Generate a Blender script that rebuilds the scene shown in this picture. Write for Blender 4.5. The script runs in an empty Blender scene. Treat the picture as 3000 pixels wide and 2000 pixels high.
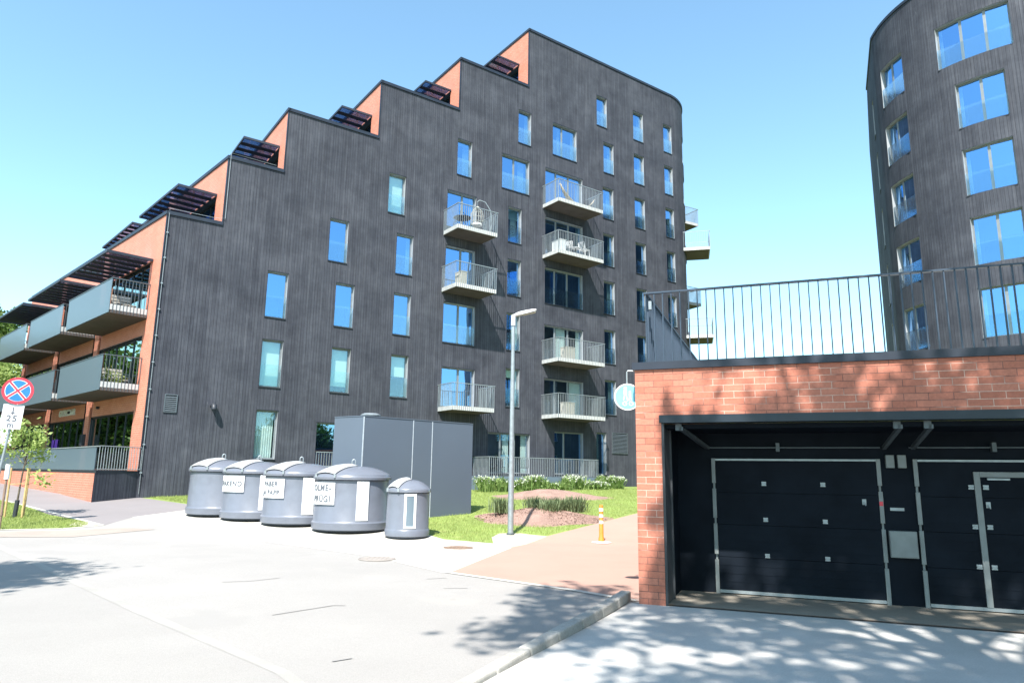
import bpy, bmesh, math, random
import numpy as np
from mathutils import Vector, Matrix
S = bpy.context.scene
C = S.collection
rad = math.radians
rng = np.random.default_rng(7)
random.seed(7)

# ------------------------------------------------------------------ camera, sky, sun, exposure
cam = bpy.data.cameras.new('camera'); cam_o = bpy.data.objects.new('camera', cam); C.objects.link(cam_o)
cam.sensor_width = 36; cam.lens = 36 * 2048.65 / 3000; cam.clip_end = 3000; cam.clip_start = 0.05
cam_o.matrix_world = Matrix.Translation((0, 0, 1.65)) @ Matrix.Rotation(rad(90 + 10.7626), 4, 'X') @ Matrix.Rotation(rad(0.809), 4, 'Z')
S.camera = cam_o
SUN = Vector((-0.130, -0.608, 0.784)).normalized()      # towards the sun
w = bpy.data.worlds.new('World'); S.world = w; w.use_nodes = True
nt = w.node_tree; bg = nt.nodes['Background']
sky = nt.nodes.new('ShaderNodeTexSky'); sky.sky_type = 'NISHITA'; sky.sun_disc = False
sky.sun_elevation = math.asin(SUN.z); sky.sun_rotation = math.atan2(SUN.x, SUN.y)
sky.air_density = 1.0; sky.dust_density = 0.6; sky.ozone_density = 1.0
tn = nt.nodes.new('ShaderNodeMix'); tn.data_type = 'RGBA'; tn.blend_type = 'MULTIPLY'; tn.inputs[0].default_value = 1
tn.inputs[7].default_value = (0.92, 1.11, 1.03, 1)
nt.links.new(sky.outputs[0], tn.inputs[6]); nt.links.new(tn.outputs[2], bg.inputs[0]); bg.inputs[1].default_value = 0.145
sl = bpy.data.lights.new('sun', 'SUN'); sl.energy = 5.0; sl.angle = rad(0.75); sl.color = (1, 0.95, 0.88)
so = bpy.data.objects.new('sun', sl); C.objects.link(so); so.rotation_euler = SUN.to_track_quat('Z', 'Y').to_euler()
S.render.engine = 'CYCLES'
S.view_settings.view_transform = 'Standard'; S.view_settings.look = 'None'
S.view_settings.exposure = 1.25; S.view_settings.gamma = 1

# ------------------------------------------------------------------ materials
def nodes(name):
    m = bpy.data.materials.new(name); m.use_nodes = True
    t = m.node_tree; return m, t, t.nodes, t.links, t.nodes['Principled BSDF']
def ramp(N, stops):
    r = N.new('ShaderNodeValToRGB'); e = r.color_ramp.elements
    e[0].position, e[0].color = stops[0][0], (*stops[0][1], 1)
    e[1].position, e[1].color = stops[-1][0], (*stops[-1][1], 1)
    for p, c in stops[1:-1]:
        k = e.new(p); k.color = (*c, 1)
    return r
def mat_plain(name, col, rough=0.6, metal=0.0, var=0.12, scale=8, bump=0.0, bscale=60, spec=0.5):
    m, t, N, L, P = nodes(name)
    co = N.new('ShaderNodeTexCoord'); nz = N.new('ShaderNodeTexNoise'); nz.inputs['Scale'].default_value = scale; nz.inputs['Detail'].default_value = 6
    L.new(co.outputs['Object'], nz.inputs['Vector'])
    lo = tuple(c * (1 - var) for c in col); hi = tuple(min(1, c * (1 + var)) for c in col)
    r = ramp(N, [(0.3, lo), (0.7, hi)]); L.new(nz.outputs['Fac'], r.inputs[0]); L.new(r.outputs[0], P.inputs['Base Color'])
    P.inputs['Roughness'].default_value = rough; P.inputs['Metallic'].default_value = metal
    P.inputs['Specular IOR Level'].default_value = spec
    if bump:
        n2 = N.new('ShaderNodeTexNoise'); n2.inputs['Scale'].default_value = bscale; n2.inputs['Detail'].default_value = 5
        L.new(co.outputs['Object'], n2.inputs['Vector'])
        b = N.new('ShaderNodeBump'); b.inputs['Strength'].default_value = bump; b.inputs['Distance'].default_value = 0.02
        L.new(n2.outputs['Fac'], b.inputs['Height']); L.new(b.outputs[0], P.inputs['Normal'])
    return m
def mix(N, L, kind, fac, a, b):
    x = N.new('ShaderNodeMix'); x.data_type = 'RGBA'; x.blend_type = kind
    if isinstance(fac, float): x.inputs[0].default_value = fac
    else: L.new(fac, x.inputs[0])
    for s, v in ((6, a), (7, b)):
        if isinstance(v, tuple): x.inputs[s].default_value = (*v, 1)
        else: L.new(v, x.inputs[s])
    return x.outputs[2]
def uvmap(N, L, sx, sy, rot=0):
    uv = N.new('ShaderNodeTexCoord'); mp = N.new('ShaderNodeMapping'); mp.inputs['Scale'].default_value = (sx, sy, 1)
    L.new(uv.outputs['UV'], mp.inputs[0]); return mp.outputs[0]
def noise(N, L, vec, scale, det=5, rough=0.6):
    n = N.new('ShaderNodeTexNoise'); n.inputs['Scale'].default_value = scale; n.inputs['Detail'].default_value = det; n.inputs['Roughness'].default_value = rough
    L.new(vec, n.inputs['Vector']); return n.outputs['Fac']
def mat_cladding():
    m, t, N, L, P = nodes('black_timber_cladding')
    v = uvmap(N, L, 1, 1)
    streak = noise(N, L, uvmap(N, L, 12, 0.35), 1.0, 5, 0.65)
    streak2 = noise(N, L, uvmap(N, L, 26, 0.5), 1.0, 3, 0.6)
    blot = noise(N, L, uvmap(N, L, 0.45, 0.6), 1.0, 7, 0.65)
    r1 = ramp(N, [(0.25, (0.045, 0.049, 0.061)), (0.5, (0.053, 0.057, 0.070)), (0.78, (0.067, 0.070, 0.082))]); L.new(streak, r1.inputs[0])
    r2 = ramp(N, [(0.30, (0.80, 0.80, 0.81)), (0.66, (1.12, 1.12, 1.12))]); L.new(streak2, r2.inputs[0])
    r3 = ramp(N, [(0.3, (0.74, 0.75, 0.78)), (0.7, (1.26, 1.24, 1.22))]); L.new(blot, r3.inputs[0])
    c = mix(N, L, 'MULTIPLY', 1.0, r1.outputs[0], r2.outputs[0]); c = mix(N, L, 'MULTIPLY', 1.0, c, r3.outputs[0])
    bl2 = noise(N, L, uvmap(N, L, 1.6, 1.1), 1.0, 6, 0.7); r4 = ramp(N, [(0.32, (0.80, 0.80, 0.81)), (0.68, (1.20, 1.20, 1.19))]); L.new(bl2, r4.inputs[0]); c = mix(N, L, 'MULTIPLY', 1.0, c, r4.outputs[0])
    # rain-washed pale streak marks, sparse
    fl = noise(N, L, uvmap(N, L, 11, 1.3), 1.0, 2, 0.5)
    rf = ramp(N, [(0.745, (0, 0, 0)), (0.80, (0.3, 0.3, 0.3))]); L.new(fl, rf.inputs[0])
    c = mix(N, L, 'MIX', rf.outputs[0], c, (0.26, 0.26, 0.28))
    # board joints: saw of u every 0.12 m
    sx = N.new('ShaderNodeSeparateXYZ'); L.new(v, sx.inputs[0])
    def math_(op, a, b=None):
        q = N.new('ShaderNodeMath'); q.operation = op
        for i, x in enumerate((a, b)):
            if x is None: continue
            if isinstance(x, (int, float)): q.inputs[i].default_value = x
            else: L.new(x, q.inputs[i])
        return q.outputs[0]
    fr = math_('FRACT', math_('DIVIDE', sx.outputs[0], 0.125))
    edge = math_('LESS_THAN', fr, 0.13)
    c = mix(N, L, 'MIX', math_('MULTIPLY', edge, 0.5), c, (0.012, 0.012, 0.016))
    bid = math_('FLOOR', math_('DIVIDE', sx.outputs[0], 0.125))
    wn = N.new('ShaderNodeTexWhiteNoise'); wn.noise_dimensions = '1D'; L.new(bid, wn.inputs['W'])
    rb = ramp(N, [(0, (0.90, 0.90, 0.91)), (1, (1.10, 1.10, 1.09))]); L.new(wn.outputs['Value'], rb.inputs[0])
    c = mix(N, L, 'MULTIPLY', 1.0, c, rb.outputs[0])
    L.new(c, P.inputs['Base Color']); P.inputs['Roughness'].default_value = 0.8; P.inputs['Specular IOR Level'].default_value = 0.12
    b = N.new('ShaderNodeBump'); b.inputs['Strength'].default_value = 0.5; b.inputs['Distance'].default_value = 0.012
    L.new(math_('SUBTRACT', math_('MULTIPLY', streak2, 0.5), edge), b.inputs['Height']); L.new(b.outputs[0], P.inputs['Normal'])
    return m
def mat_brick(name, bl, bh, dark, lite, mortar_lo, mortar_hi, msize=0.006, blotch=1.4):
    m, t, N, L, P = nodes(name)
    v = uvmap(N, L, 1, 1)
    br = N.new('ShaderNodeTexBrick'); L.new(v, br.inputs['Vector'])
    br.inputs['Scale'].default_value = 1; br.inputs['Brick Width'].default_value = bl; br.inputs['Row Height'].default_value = bh
    br.inputs['Mortar Size'].default_value = msize; br.inputs['Mortar Smooth'].default_value = 0.15; br.inputs['Bias'].default_value = 0
    br.inputs['Color1'].default_value = (*dark, 1); br.inputs['Color2'].default_value = (*lite, 1)
    pn = noise(N, L, v, blotch, 2, 0.5)
    rm = ramp(N, [(0.47, mortar_lo), (0.52, mortar_hi)]); L.new(pn, rm.inputs[0]); L.new(rm.outputs[0], br.inputs['Mortar'])
    g = noise(N, L, v, 28, 5, 0.7); rg = ramp(N, [(0.3, (0.82, 0.82, 0.82)), (0.7, (1.14, 1.14, 1.14))]); L.new(g, rg.inputs[0])
    c = mix(N, L, 'MULTIPLY', 1.0, br.outputs['Color'], rg.outputs[0])
    L.new(c, P.inputs['Base Color']); P.inputs['Roughness'].default_value = 0.75
    b = N.new('ShaderNodeBump'); b.inputs['Strength'].default_value = 0.6; b.inputs['Distance'].default_value = 0.008; b.invert = True
    L.new(br.outputs['Fac'], b.inputs['Height']); L.new(b.outputs[0], P.inputs['Normal'])
    return m
def mat_ground(name, col, var=0.1, sc=0.6, fine=90, fvar=0.10, rough=0.9, bump=0.25, stain=None, bdist=0.01):
    m, t, N, L, P = nodes(name)
    co = N.new('ShaderNodeTexCoord'); v = co.outputs['Object']
    a = noise(N, L, v, sc, 6, 0.6); r = ramp(N, [(0.3, tuple(c * (1 - var) for c in col)), (0.7, tuple(c * (1 + var) for c in col))]); L.new(a, r.inputs[0])
    f = noise(N, L, v, fine, 3, 0.7); rf = ramp(N, [(0.3, (1 - fvar,) * 3), (0.7, (1 + fvar,) * 3)]); L.new(f, rf.inputs[0])
    c = mix(N, L, 'MULTIPLY', 1.0, r.outputs[0], rf.outputs[0])
    if stain:
        for scl, lo, hi, sc_col, amt in stain:
            s = noise(N, L, v, scl, 3, 0.5); rs = ramp(N, [(lo, (0, 0, 0)), (hi, (amt,) * 3)]); L.new(s, rs.inputs[0])
            c = mix(N, L, 'MIX', rs.outputs[0], c, sc_col)
    L.new(c, P.inputs['Base Color']); P.inputs['Roughness'].default_value = rough; P.inputs['Specular IOR Level'].default_value = 0.3
    b = N.new('ShaderNodeBump'); b.inputs['Strength'].default_value = bump; b.inputs['Distance'].default_value = bdist
    L.new(f, b.inputs['Height']); L.new(b.outputs[0], P.inputs['Normal'])
    return m
def mat_leaf(name, lo, hi, trans=0.35):
    m, t, N, L, P = nodes(name)
    gi = N.new('ShaderNodeNewGeometry'); r = ramp(N, [(0, lo), (1, hi)]); L.new(gi.outputs['Random Per Island'], r.inputs[0])
    L.new(r.outputs[0], P.inputs['Base Color']); P.inputs['Roughness'].default_value = 0.55; P.inputs['Specular IOR Level'].default_value = 0.25
    tr = N.new('ShaderNodeBsdfTranslucent'); L.new(r.outputs[0], tr.inputs[0])
    mx = N.new('ShaderNodeMixShader'); mx.inputs[0].default_value = trans
    L.new(P.outputs[0], mx.inputs[1]); L.new(tr.outputs[0], mx.inputs[2]); L.new(mx.outputs[0], N['Material Output'].inputs[0])
    return m
def mat_glass(name, tint=(0.55, 0.68, 0.66), refl=0.42, rcol=(0.62, 0.80, 1.0), rough=0.015, wob=0.25):
    m, t, N, L, P = nodes(name)
    N.remove(P)
    tr = N.new('ShaderNodeBsdfTransparent'); tr.inputs[0].default_value = (*tint, 1)
    gl = N.new('ShaderNodeBsdfGlossy'); gl.inputs['Roughness'].default_value = rough; gl.inputs[0].default_value = (*rcol, 1)
    lw = N.new('ShaderNodeLayerWeight'); lw.inputs[0].default_value = 0.35
    ma = N.new('ShaderNodeMath'); ma.operation = 'MULTIPLY_ADD'; L.new(lw.outputs['Facing'], ma.inputs[0]); ma.inputs[1].default_value = 1 - refl; ma.inputs[2].default_value = refl; ma.use_clamp = True
    co = N.new('ShaderNodeTexCoord'); nz = N.new('ShaderNodeTexNoise'); nz.inputs['Scale'].default_value = 0.9; nz.inputs['Detail'].default_value = 1
    L.new(co.outputs['Object'], nz.inputs['Vector']); b = N.new('ShaderNodeBump'); b.inputs['Strength'].default_value = wob; b.inputs['Distance'].default_value = 0.01
    L.new(nz.outputs['Fac'], b.inputs['Height']); L.new(b.outputs[0], gl.inputs['Normal'])
    mx = N.new('ShaderNodeMixShader'); L.new(ma.outputs[0], mx.inputs[0]); L.new(tr.outputs[0], mx.inputs[1]); L.new(gl.outputs[0], mx.inputs[2])
    L.new(mx.outputs[0], N['Material Output'].inputs[0]); return m

M = {}
M['clad'] = mat_cladding()
M['brick'] = mat_brick('orange_red_brick', 0.27, 0.085, (0.44, 0.150, 0.098), (0.50, 0.175, 0.115), (0.50, 0.25, 0.18), (0.60, 0.36, 0.28), 0.006)
M['gbrick'] = mat_brick('garage_facing_brick', 0.262, 0.0865, (0.38, 0.125, 0.078), (0.45, 0.165, 0.108), (0.20, 0.085, 0.065), (0.54, 0.36, 0.29), 0.0045, 1.1)
M['coping'] = mat_plain('dark_sheet_metal_coping', (0.022, 0.028, 0.042), 0.45, 0.3, 0.15, 3)
M['dark'] = mat_plain('black_painted_metal', (0.022, 0.026, 0.034), 0.5, 0.0, 0.2, 3)
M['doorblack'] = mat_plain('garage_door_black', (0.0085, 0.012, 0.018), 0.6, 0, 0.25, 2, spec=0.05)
M['jambsteel'] = mat_plain('grey_steel_sheet', (0.055, 0.06, 0.068), 0.5, 0.1, 0.1, 3)
M['guide'] = mat_plain('grey_guide_profile', (0.20, 0.22, 0.22), 0.6, 0.0, 0.12, 6)
M['lintel'] = mat_plain('dark_steel_lintel', (0.014, 0.023, 0.034), 0.42, 0.3, 0.15, 3)
M['rail'] = mat_plain('dark_railing_paint', (0.035, 0.055, 0.085), 0.45, 0.2, 0.1, 5)
M['galv'] = mat_plain('galvanised_steel', (0.27, 0.305, 0.325), 0.42, 0.4, 0.12, 10)
M['galvdark'] = mat_plain('dark_galvanised_steel', (0.095, 0.115, 0.13), 0.5, 0.4, 0.12, 10)
M['frame'] = mat_plain('grey_window_frame', (0.17, 0.19, 0.20), 0.5, 0.1, 0.1, 4)
M['jamb'] = mat_plain('pale_grey_reveal', (0.27, 0.28, 0.29), 0.55, 0.1, 0.1, 4)
M['sill'] = mat_plain('black_window_trim', (0.016, 0.019, 0.026), 0.5, 0.1, 0.1, 4)
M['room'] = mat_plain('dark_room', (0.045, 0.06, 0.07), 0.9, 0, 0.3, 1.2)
M['curtain'] = mat_plain('white_curtain', (0.72, 0.76, 0.74), 0.9, 0, 0.06, 3)
M['blind'] = mat_plain('roller_blind', (0.66, 0.78, 0.66), 0.9, 0, 0.05, 3)
M['glass'] = mat_glass('window_glass', (0.5, 0.66, 0.66), 0.55, (0.32, 0.60, 1.0))
M['glassclear'] = mat_glass('clearer_window_glass', (0.80, 0.90, 0.88), 0.16, (0.45, 0.70, 1.0))
M['glassL'] = mat_glass('front_window_glass', (0.5, 0.6, 0.56), 0.35, (0.75, 0.92, 0.85))
M['canopyglass'] = mat_glass('blue_tinted_canopy_glass', (0.50, 0.56, 0.68), 0.0, (0.5, 0.7, 1.0))
M['guard'] = mat_glass('guard_glass', (0.90, 0.95, 0.95), 0.0, (0.85, 0.95, 1), 0.1)
M['panelglass'] = mat_plain('smoked_balcony_panel', (0.115, 0.155, 0.19), 0.30, 0.0, 0.06, 1.0)
def mat_frost():
    m, t, N, L, P = nodes('frosted_balcony_glass'); P.inputs['Base Color'].default_value = (0.12, 0.165, 0.20, 1); P.inputs['Roughness'].default_value = 0.3
    tr = N.new('ShaderNodeBsdfTransparent'); tr.inputs[0].default_value = (0.75, 0.85, 0.92, 1)
    mx = N.new('ShaderNodeMixShader'); mx.inputs[0].default_value = 0.75; L.new(tr.outputs[0], mx.inputs[1]); L.new(P.outputs[0], mx.inputs[2]); L.new(mx.outputs[0], N['Material Output'].inputs[0]); return m
M['frosted'] = mat_frost()
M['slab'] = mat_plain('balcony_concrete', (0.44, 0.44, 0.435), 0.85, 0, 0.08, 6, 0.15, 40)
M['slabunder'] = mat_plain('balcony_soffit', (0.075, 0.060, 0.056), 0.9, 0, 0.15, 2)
M['canopy'] = mat_plain('dark_slat_metal', (0.028, 0.034, 0.050), 0.5, 0.3, 0.15, 4)
M['concrete'] = mat_ground('pale_concrete', (0.46, 0.44, 0.40), 0.05, 0.8, 70, 0.05, 0.9, 0.15, [(0.9, 0.62, 0.75, (0.42, 0.38, 0.33), 0.5)])
M['road'] = mat_ground('worn_pale_asphalt', (0.282, 0.268, 0.254), 0.06, 0.35, 110, 0.16, 0.92, 0.3, [(0.7, 0.60, 0.74, (0.335, 0.305, 0.275), 0.5), (3.1, 0.68, 0.78, (0.235, 0.22, 0.205), 0.5), (0.45, 0.58, 0.62, (0.262, 0.25, 0.238), 0.6)])
M['roadgrey'] = mat_ground('greyer_asphalt', (0.272, 0.259, 0.245), 0.06, 0.5, 110, 0.16, 0.92, 0.3, [(1.5, 0.68, 0.8, (0.34, 0.32, 0.29), 0.4)])
M['cover'] = mat_ground('worn_cover_iron', (0.272, 0.245, 0.225), 0.08, 3, 60, 0.1)
M['crack'] = mat_ground('road_crack_tar', (0.245, 0.232, 0.222), 0.1, 2.0, 90, 0.2)
M['patch'] = mat_ground('reddish_patch', (0.285, 0.245, 0.215), 0.1, 1.2, 90, 0.08)
M['seam'] = mat_ground('pale_road_seam', (0.300, 0.288, 0.268), 0.1, 2.0, 90, 0.08)
M['path'] = mat_ground('grey_asphalt_path', (0.205, 0.188, 0.190), 0.05, 0.6, 120, 0.10)
M['red'] = mat_ground('salmon_asphalt_path', (0.365, 0.230, 0.185), 0.05, 0.7, 130, 0.09)
M['apron'] = mat_ground('garage_apron_concrete', (0.43, 0.42, 0.40), 0.10, 0.9, 60, 0.10, 0.9, 0.2, [(1.3, 0.6, 0.75, (0.34, 0.32, 0.29), 0.5)])
M['floor'] = mat_ground('dusty_garage_floor', (0.25, 0.225, 0.19), 0.12, 1.2, 60, 0.12)
M['kerb'] = mat_ground('kerb_stone', (0.33, 0.315, 0.29), 0.16, 2.5, 50, 0.14, 0.9, 0.6)
M['lawn'] = mat_ground('lawn_soil', (0.185, 0.245, 0.062), 0.25, 0.8, 60, 0.25, 0.95, 0.5, [(2.2, 0.58, 0.72, (0.25, 0.27, 0.10), 0.7)])
M['mulch'] = mat_ground('bark_mulch', (0.29, 0.19, 0.155), 0.2, 2, 35, 0.45, 0.95, 1.0, None, 0.03)
M['gravel'] = mat_ground('pale_gravel', (0.42, 0.39, 0.31), 0.12, 3, 45, 0.3, 0.95, 0.8)
M['bin'] = mat_plain('grey_container_plastic', (0.125, 0.138, 0.170), 0.36, 0, 0.07, 4, 0.05, 60)
M['binlid'] = mat_plain('grey_lid_plastic', (0.135, 0.147, 0.178), 0.27, 0, 0.06, 4)
M['bindark'] = mat_plain('dark_gap', (0.03, 0.04, 0.055), 0.7)
M['flap'] = mat_plain('light_flap_plastic', (0.42, 0.43, 0.44), 0.35, 0, 0.04, 4)
M['white'] = mat_plain('white_plate', (0.66, 0.67, 0.68), 0.5, 0, 0.03, 4)
M['ink'] = mat_plain('dark_lettering', (0.10, 0.11, 0.13), 0.6)
M['steelbox'] = mat_plain('blue_grey_sheet_metal', (0.086, 0.108, 0.142), 0.45, 0.05, 0.04, 0.8)
M['seamlight'] = mat_plain('bright_trim', (0.5, 0.55, 0.6), 0.4, 0.3)
M['orange'] = mat_plain('orange_plastic', (0.55, 0.20, 0.03), 0.45)
M['signred'] = mat_plain('sign_red', (0.62, 0.035, 0.06), 0.4)
M['signblue'] = mat_plain('sign_blue', (0.02, 0.16, 0.50), 0.4)
M['signcyan'] = mat_plain('sign_pale_blue', (0.17, 0.50, 0.62), 0.4)
M['wood'] = mat_plain('stake_wood', (0.42, 0.29, 0.13), 0.8, 0, 0.2, 12)
M['bark'] = mat_plain('tree_bark', (0.10, 0.08, 0.06), 0.9, 0, 0.3, 12, 0.5, 30)
M['leaf'] = mat_leaf('tree_leaves', (0.045, 0.095, 0.018), (0.13, 0.19, 0.04))
M['leafpale'] = mat_leaf('young_leaves', (0.20, 0.29, 0.07), (0.42, 0.50, 0.18), 0.45)
M['grassblade'] = mat_leaf('grass_blades', (0.22, 0.28, 0.07), (0.40, 0.46, 0.17), 0.4)
M['lavender'] = mat_leaf('grey_green_shrub', (0.10, 0.15, 0.07), (0.24, 0.29, 0.15), 0.35)
M['hedge'] = mat_leaf('hedge_leaves', (0.13, 0.22, 0.06), (0.30, 0.40, 0.14), 0.4)
M['petal'] = mat_leaf('white_petals', (0.5, 0.52, 0.44), (0.72, 0.74, 0.66), 0.3)
M['rust'] = mat_plain('rusty_iron', (0.22, 0.15, 0.11), 0.8, 0.2, 0.2, 10)
M['purple'] = mat_plain('violet_poster', (0.23, 0.08, 0.55), 0.6)
M['far'] = mat_brick('far_wall_brick', 0.27, 0.085, (0.46, 0.16, 0.10), (0.52, 0.19, 0.12), (0.35, 0.14, 0.1), (0.46, 0.2, 0.14), 0.007)
M['wicker'] = mat_plain('pale_wicker', (0.36, 0.35, 0.31), 0.8)
M['rope'] = mat_plain('woven_cloth', (0.34, 0.30, 0.24), 0.9, 0, 0.4, 20)

# ------------------------------------------------------------------ mesh helpers
def V(*a): return Vector(a)
class MB:
    def __init__(s): s.v = []; s.f = []; s.uv = {}
    def add(s, vs, fs, uvs=None):
        o = len(s.v); s.v += [tuple(p) for p in vs]
        for i, f in enumerate(fs):
            if uvs: s.uv[len(s.f)] = uvs[i]
            s.f.append([o + k for k in f])
        return s
    def quad(s, a, b, c, d, uv=None): return s.add([a, b, c, d], [(0, 1, 2, 3)], [uv] if uv else None)
    def fbox(s, O, X, Y, Z):      # box from origin and three edge vectors
        O, X, Y, Z = map(Vector, (O, X, Y, Z))
        if X.cross(Y).dot(Z) < 0: X, Y = Y, X
        p = [O, O + X, O + X + Y, O + Y]; p += [q + Z for q in p]
        return s.add(p, [(3, 2, 1, 0), (4, 5, 6, 7), (0, 1, 5, 4), (1, 2, 6, 5), (2, 3, 7, 6), (3, 0, 4, 7)])
    def box(s, x0, x1, y0, y1, z0, z1): return s.fbox((x0, y0, z0), (x1 - x0, 0, 0), (0, y1 - y0, 0), (0, 0, z1 - z0))
    def tube(s, pts, r, n=8, cap=True):
        pts = [Vector(p) for p in pts]; rs = r if isinstance(r, (list, tuple)) else [r] * len(pts)
        vs = []; prev = None
        for i, p in enumerate(pts):
            d = (pts[min(i + 1, len(pts) - 1)] - pts[max(i - 1, 0)]).normalized()
            a = prev if prev is not None else (V(0, 0, 1) if abs(d.z) < 0.9 else V(1, 0, 0))
            x = (a - d * a.dot(d)).normalized(); prev = x; y = d.cross(x)
            for k in range(n):
                t = 2 * math.pi * k / n; vs.append(p + (x * math.cos(t) + y * math.sin(t)) * rs[i])
        fs = []
        for i in range(len(pts) - 1):
            for k in range(n):
                fs.append((i * n + k, i * n + (k + 1) % n, (i + 1) * n + (k + 1) % n, (i + 1) * n + k))
        if cap: fs += [tuple(range(n))[::-1], tuple(range((len(pts) - 1) * n, len(pts) * n))]
        return s.add(vs, fs)
    def lathe(s, prof, n=48, c=(0, 0, 0), a0=0, a1=2 * math.pi):
        full = abs(a1 - a0 - 2 * math.pi) < 1e-6; m = n if full else n + 1
        vs = []
        for r, z in prof:
            for k in range(m):
                t = a0 + (a1 - a0) * k / n; vs.append((c[0] + r * math.cos(t), c[1] + r * math.sin(t), c[2] + z))
        fs = []
        for i in range(len(prof) - 1):
            for k in range(n):
                k2 = (k + 1) % m
                fs.append((i * m + k, i * m + k2, (i + 1) * m + k2, (i + 1) * m + k))
        return s.add(vs, fs)
    def build(s, name, mat, parent=None, smooth=False, bevel=0):
        me = bpy.data.meshes.new(name); me.from_pydata(s.v, [], s.f); me.update()
        uvl = me.uv_layers.new(name='UVMap')
        for p in me.polygons:
            if p.index in s.uv:
                for li, q in zip(p.loop_indices, s.uv[p.index]): uvl.data[li].uv = q
            else:
                n = p.normal
                if abs(n.z) > 0.8:
                    for li in p.loop_indices:
                        c = me.vertices[me.loops[li].vertex_index].co; uvl.data[li].uv = (c.x, c.y)
                else:
                    t = Vector((-n.y, n.x, 0)).normalized()
                    for li in p.loop_indices:
                        c = me.vertices[me.loops[li].vertex_index].co; uvl.data[li].uv = (c.dot(t), c.z)
        o = bpy.data.objects.new(name, me); C.objects.link(o)
        me.materials.append(M[mat] if isinstance(mat, str) else mat)
        if parent: o.parent = parent
        if smooth:
            me.polygons.foreach_set('use_smooth', [True] * len(me.polygons)); me.set_sharp_from_angle(angle=rad(40))
        if bevel:
            b = o.modifiers.new('bevel', 'BEVEL'); b.width = bevel; b.segments = 2; b.limit_method = 'ANGLE'
        return o
def np_mesh(name, verts, faces4, mat, parent=None):
    me = bpy.data.meshes.new(name); nv, nf = len(verts), len(faces4); k = faces4.shape[1]
    me.vertices.add(nv); me.vertices.foreach_set('co', verts.astype(np.float32).ravel())
    me.loops.add(nf * k); me.loops.foreach_set('vertex_index', faces4.astype(np.int32).ravel())
    me.polygons.add(nf); me.polygons.foreach_set('loop_start', np.arange(0, nf * k, k, dtype=np.int32)); me.update(calc_edges=True)
    o = bpy.data.objects.new(name, me); C.objects.link(o); me.materials.append(M[mat]); o.parent = parent
    return o
def empty(name, loc=(0, 0, 0)):
    o = bpy.data.objects.new(name, None); C.objects.link(o); o.location = loc; o.empty_display_size = 0.3; return o
def tag(o, label, cat, group=None):
    o['label'] = label; o['category'] = cat
    if group: o['group'] = group
    return o
def struct(o, kind='structure'): o['kind'] = kind; return o
def part(mb, name, mat, root, **k):     # mesh given in world coordinates, root empty not at the origin
    o = mb.build(name, mat, root, **k); o.matrix_parent_inverse = Matrix.Translation(-root.matrix_basis.translation); return o
def subpart(mb, name, mat, par, **k): return mb.build(name, mat, par, **k)

# ------------------------------------------------------------------ ground
YB = [(-1e9, 0), (17.5, 0), (28, 0.68), (41, 1.05), (60, 1.15), (1e9, 1.15)]
def g(y): return float(np.interp(y, [a for a, b in YB], [b for a, b in YB]))
def drape(poly, off, name, mat):
    bm = bmesh.new(); vs = [bm.verts.new((x, y, 0)) for x, y in poly]; bm.faces.new(vs)
    for yb in (17.5, 28, 41, 60):
        bmesh.ops.bisect_plane(bm, geom=bm.verts[:] + bm.edges[:] + bm.faces[:], dist=1e-5, plane_co=(0, yb, 0), plane_no=(0, 1, 0))
    bmesh.ops.triangulate(bm, faces=bm.faces[:])
    for v in bm.verts: v.co.z = g(v.co.y) + off * 0.45
    bmesh.ops.recalc_face_normals(bm, faces=bm.faces[:])
    if sum(f.normal.z for f in bm.faces) < 0: bmesh.ops.reverse_faces(bm, faces=bm.faces[:])
    me = bpy.data.meshes.new(name); bm.to_mesh(me); bm.free(); me.materials.append(M[mat])
    o = bpy.data.objects.new(name, me); C.objects.link(o); struct(o); return o
drape([(-900, -300), (900, -300), (900, 1500), (-900, 1500)], 0, 'ground', 'lawn')
PAD1 = (-11.17, 21.33)
drape([(-80, -60), (80, -60), (80, 9), (2.3, 10.2), (1.3, 11.3), (-0.6, 13.3), (-2.2, 15.4), (-5.7, 18.5), (-10.6, 22.3), (-11.6, 21.0), (-11.0, 19.67), (-11.65, 18.95), (-13.03, 18.5), (-80, 12)], 0.008, 'road', 'road')
drape([(-80, -50), (-1.1, -50), (-0.9, 4.8), (-1.93, 6.25), (-4.5, 8.79), (-7.6, 12.0), (-10.8, 15.3), (-12.5, 17.2), (-14, 17.9), (-80, 11.5)], 0.014, 'road_older_lane', 'roadgrey')
drape([(-10.80, 15.26), (-4.5, 8.76), (-1.93, 6.22), (-0.9, 4.8), (-0.82, 4.85), (-1.84, 6.30), (-4.40, 8.86), (-10.68, 15.38), (-12.4, 17.25), (-12.5, 17.2)], 0.020, 'road_seam', 'seam')
drape([(-13.4, 18.2), (-11.6, 18.55), (-10.2, 19.2), (-9.3, 19.0), (-10.6, 17.6), (-12.9, 17.3)], 0.024, 'road_patch', 'patch')
drape([PAD1, (-6.23, 17.63), (-2.74, 14.53), (-1.09, 12.3), (-0.98, 12.45), (0.07, 16.64), (-0.38, 17.53), (-1.63, 18.04), (-2.2, 18.9), (-3.4, 20.3), (-5.2, 22.0), (-8.8, 24.6), (-10.3, 23.6)], 0.018, 'concrete_pad', 'concrete')
drape([PAD1, (-10.3, 23.6), (-9.6, 24.05), (-11.23, 24.97), (-13.9, 26.9), (-15.3, 25.9), (-34, 45.5), (-60, 72), (-64, 70), (-36, 42.6), (-17.9, 25.3), (-16.73, 24.47), (-13.84, 21.68), (-11.85, 20.28), (-11.01, 19.67)], 0.012, 'footpath', 'path')
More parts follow.
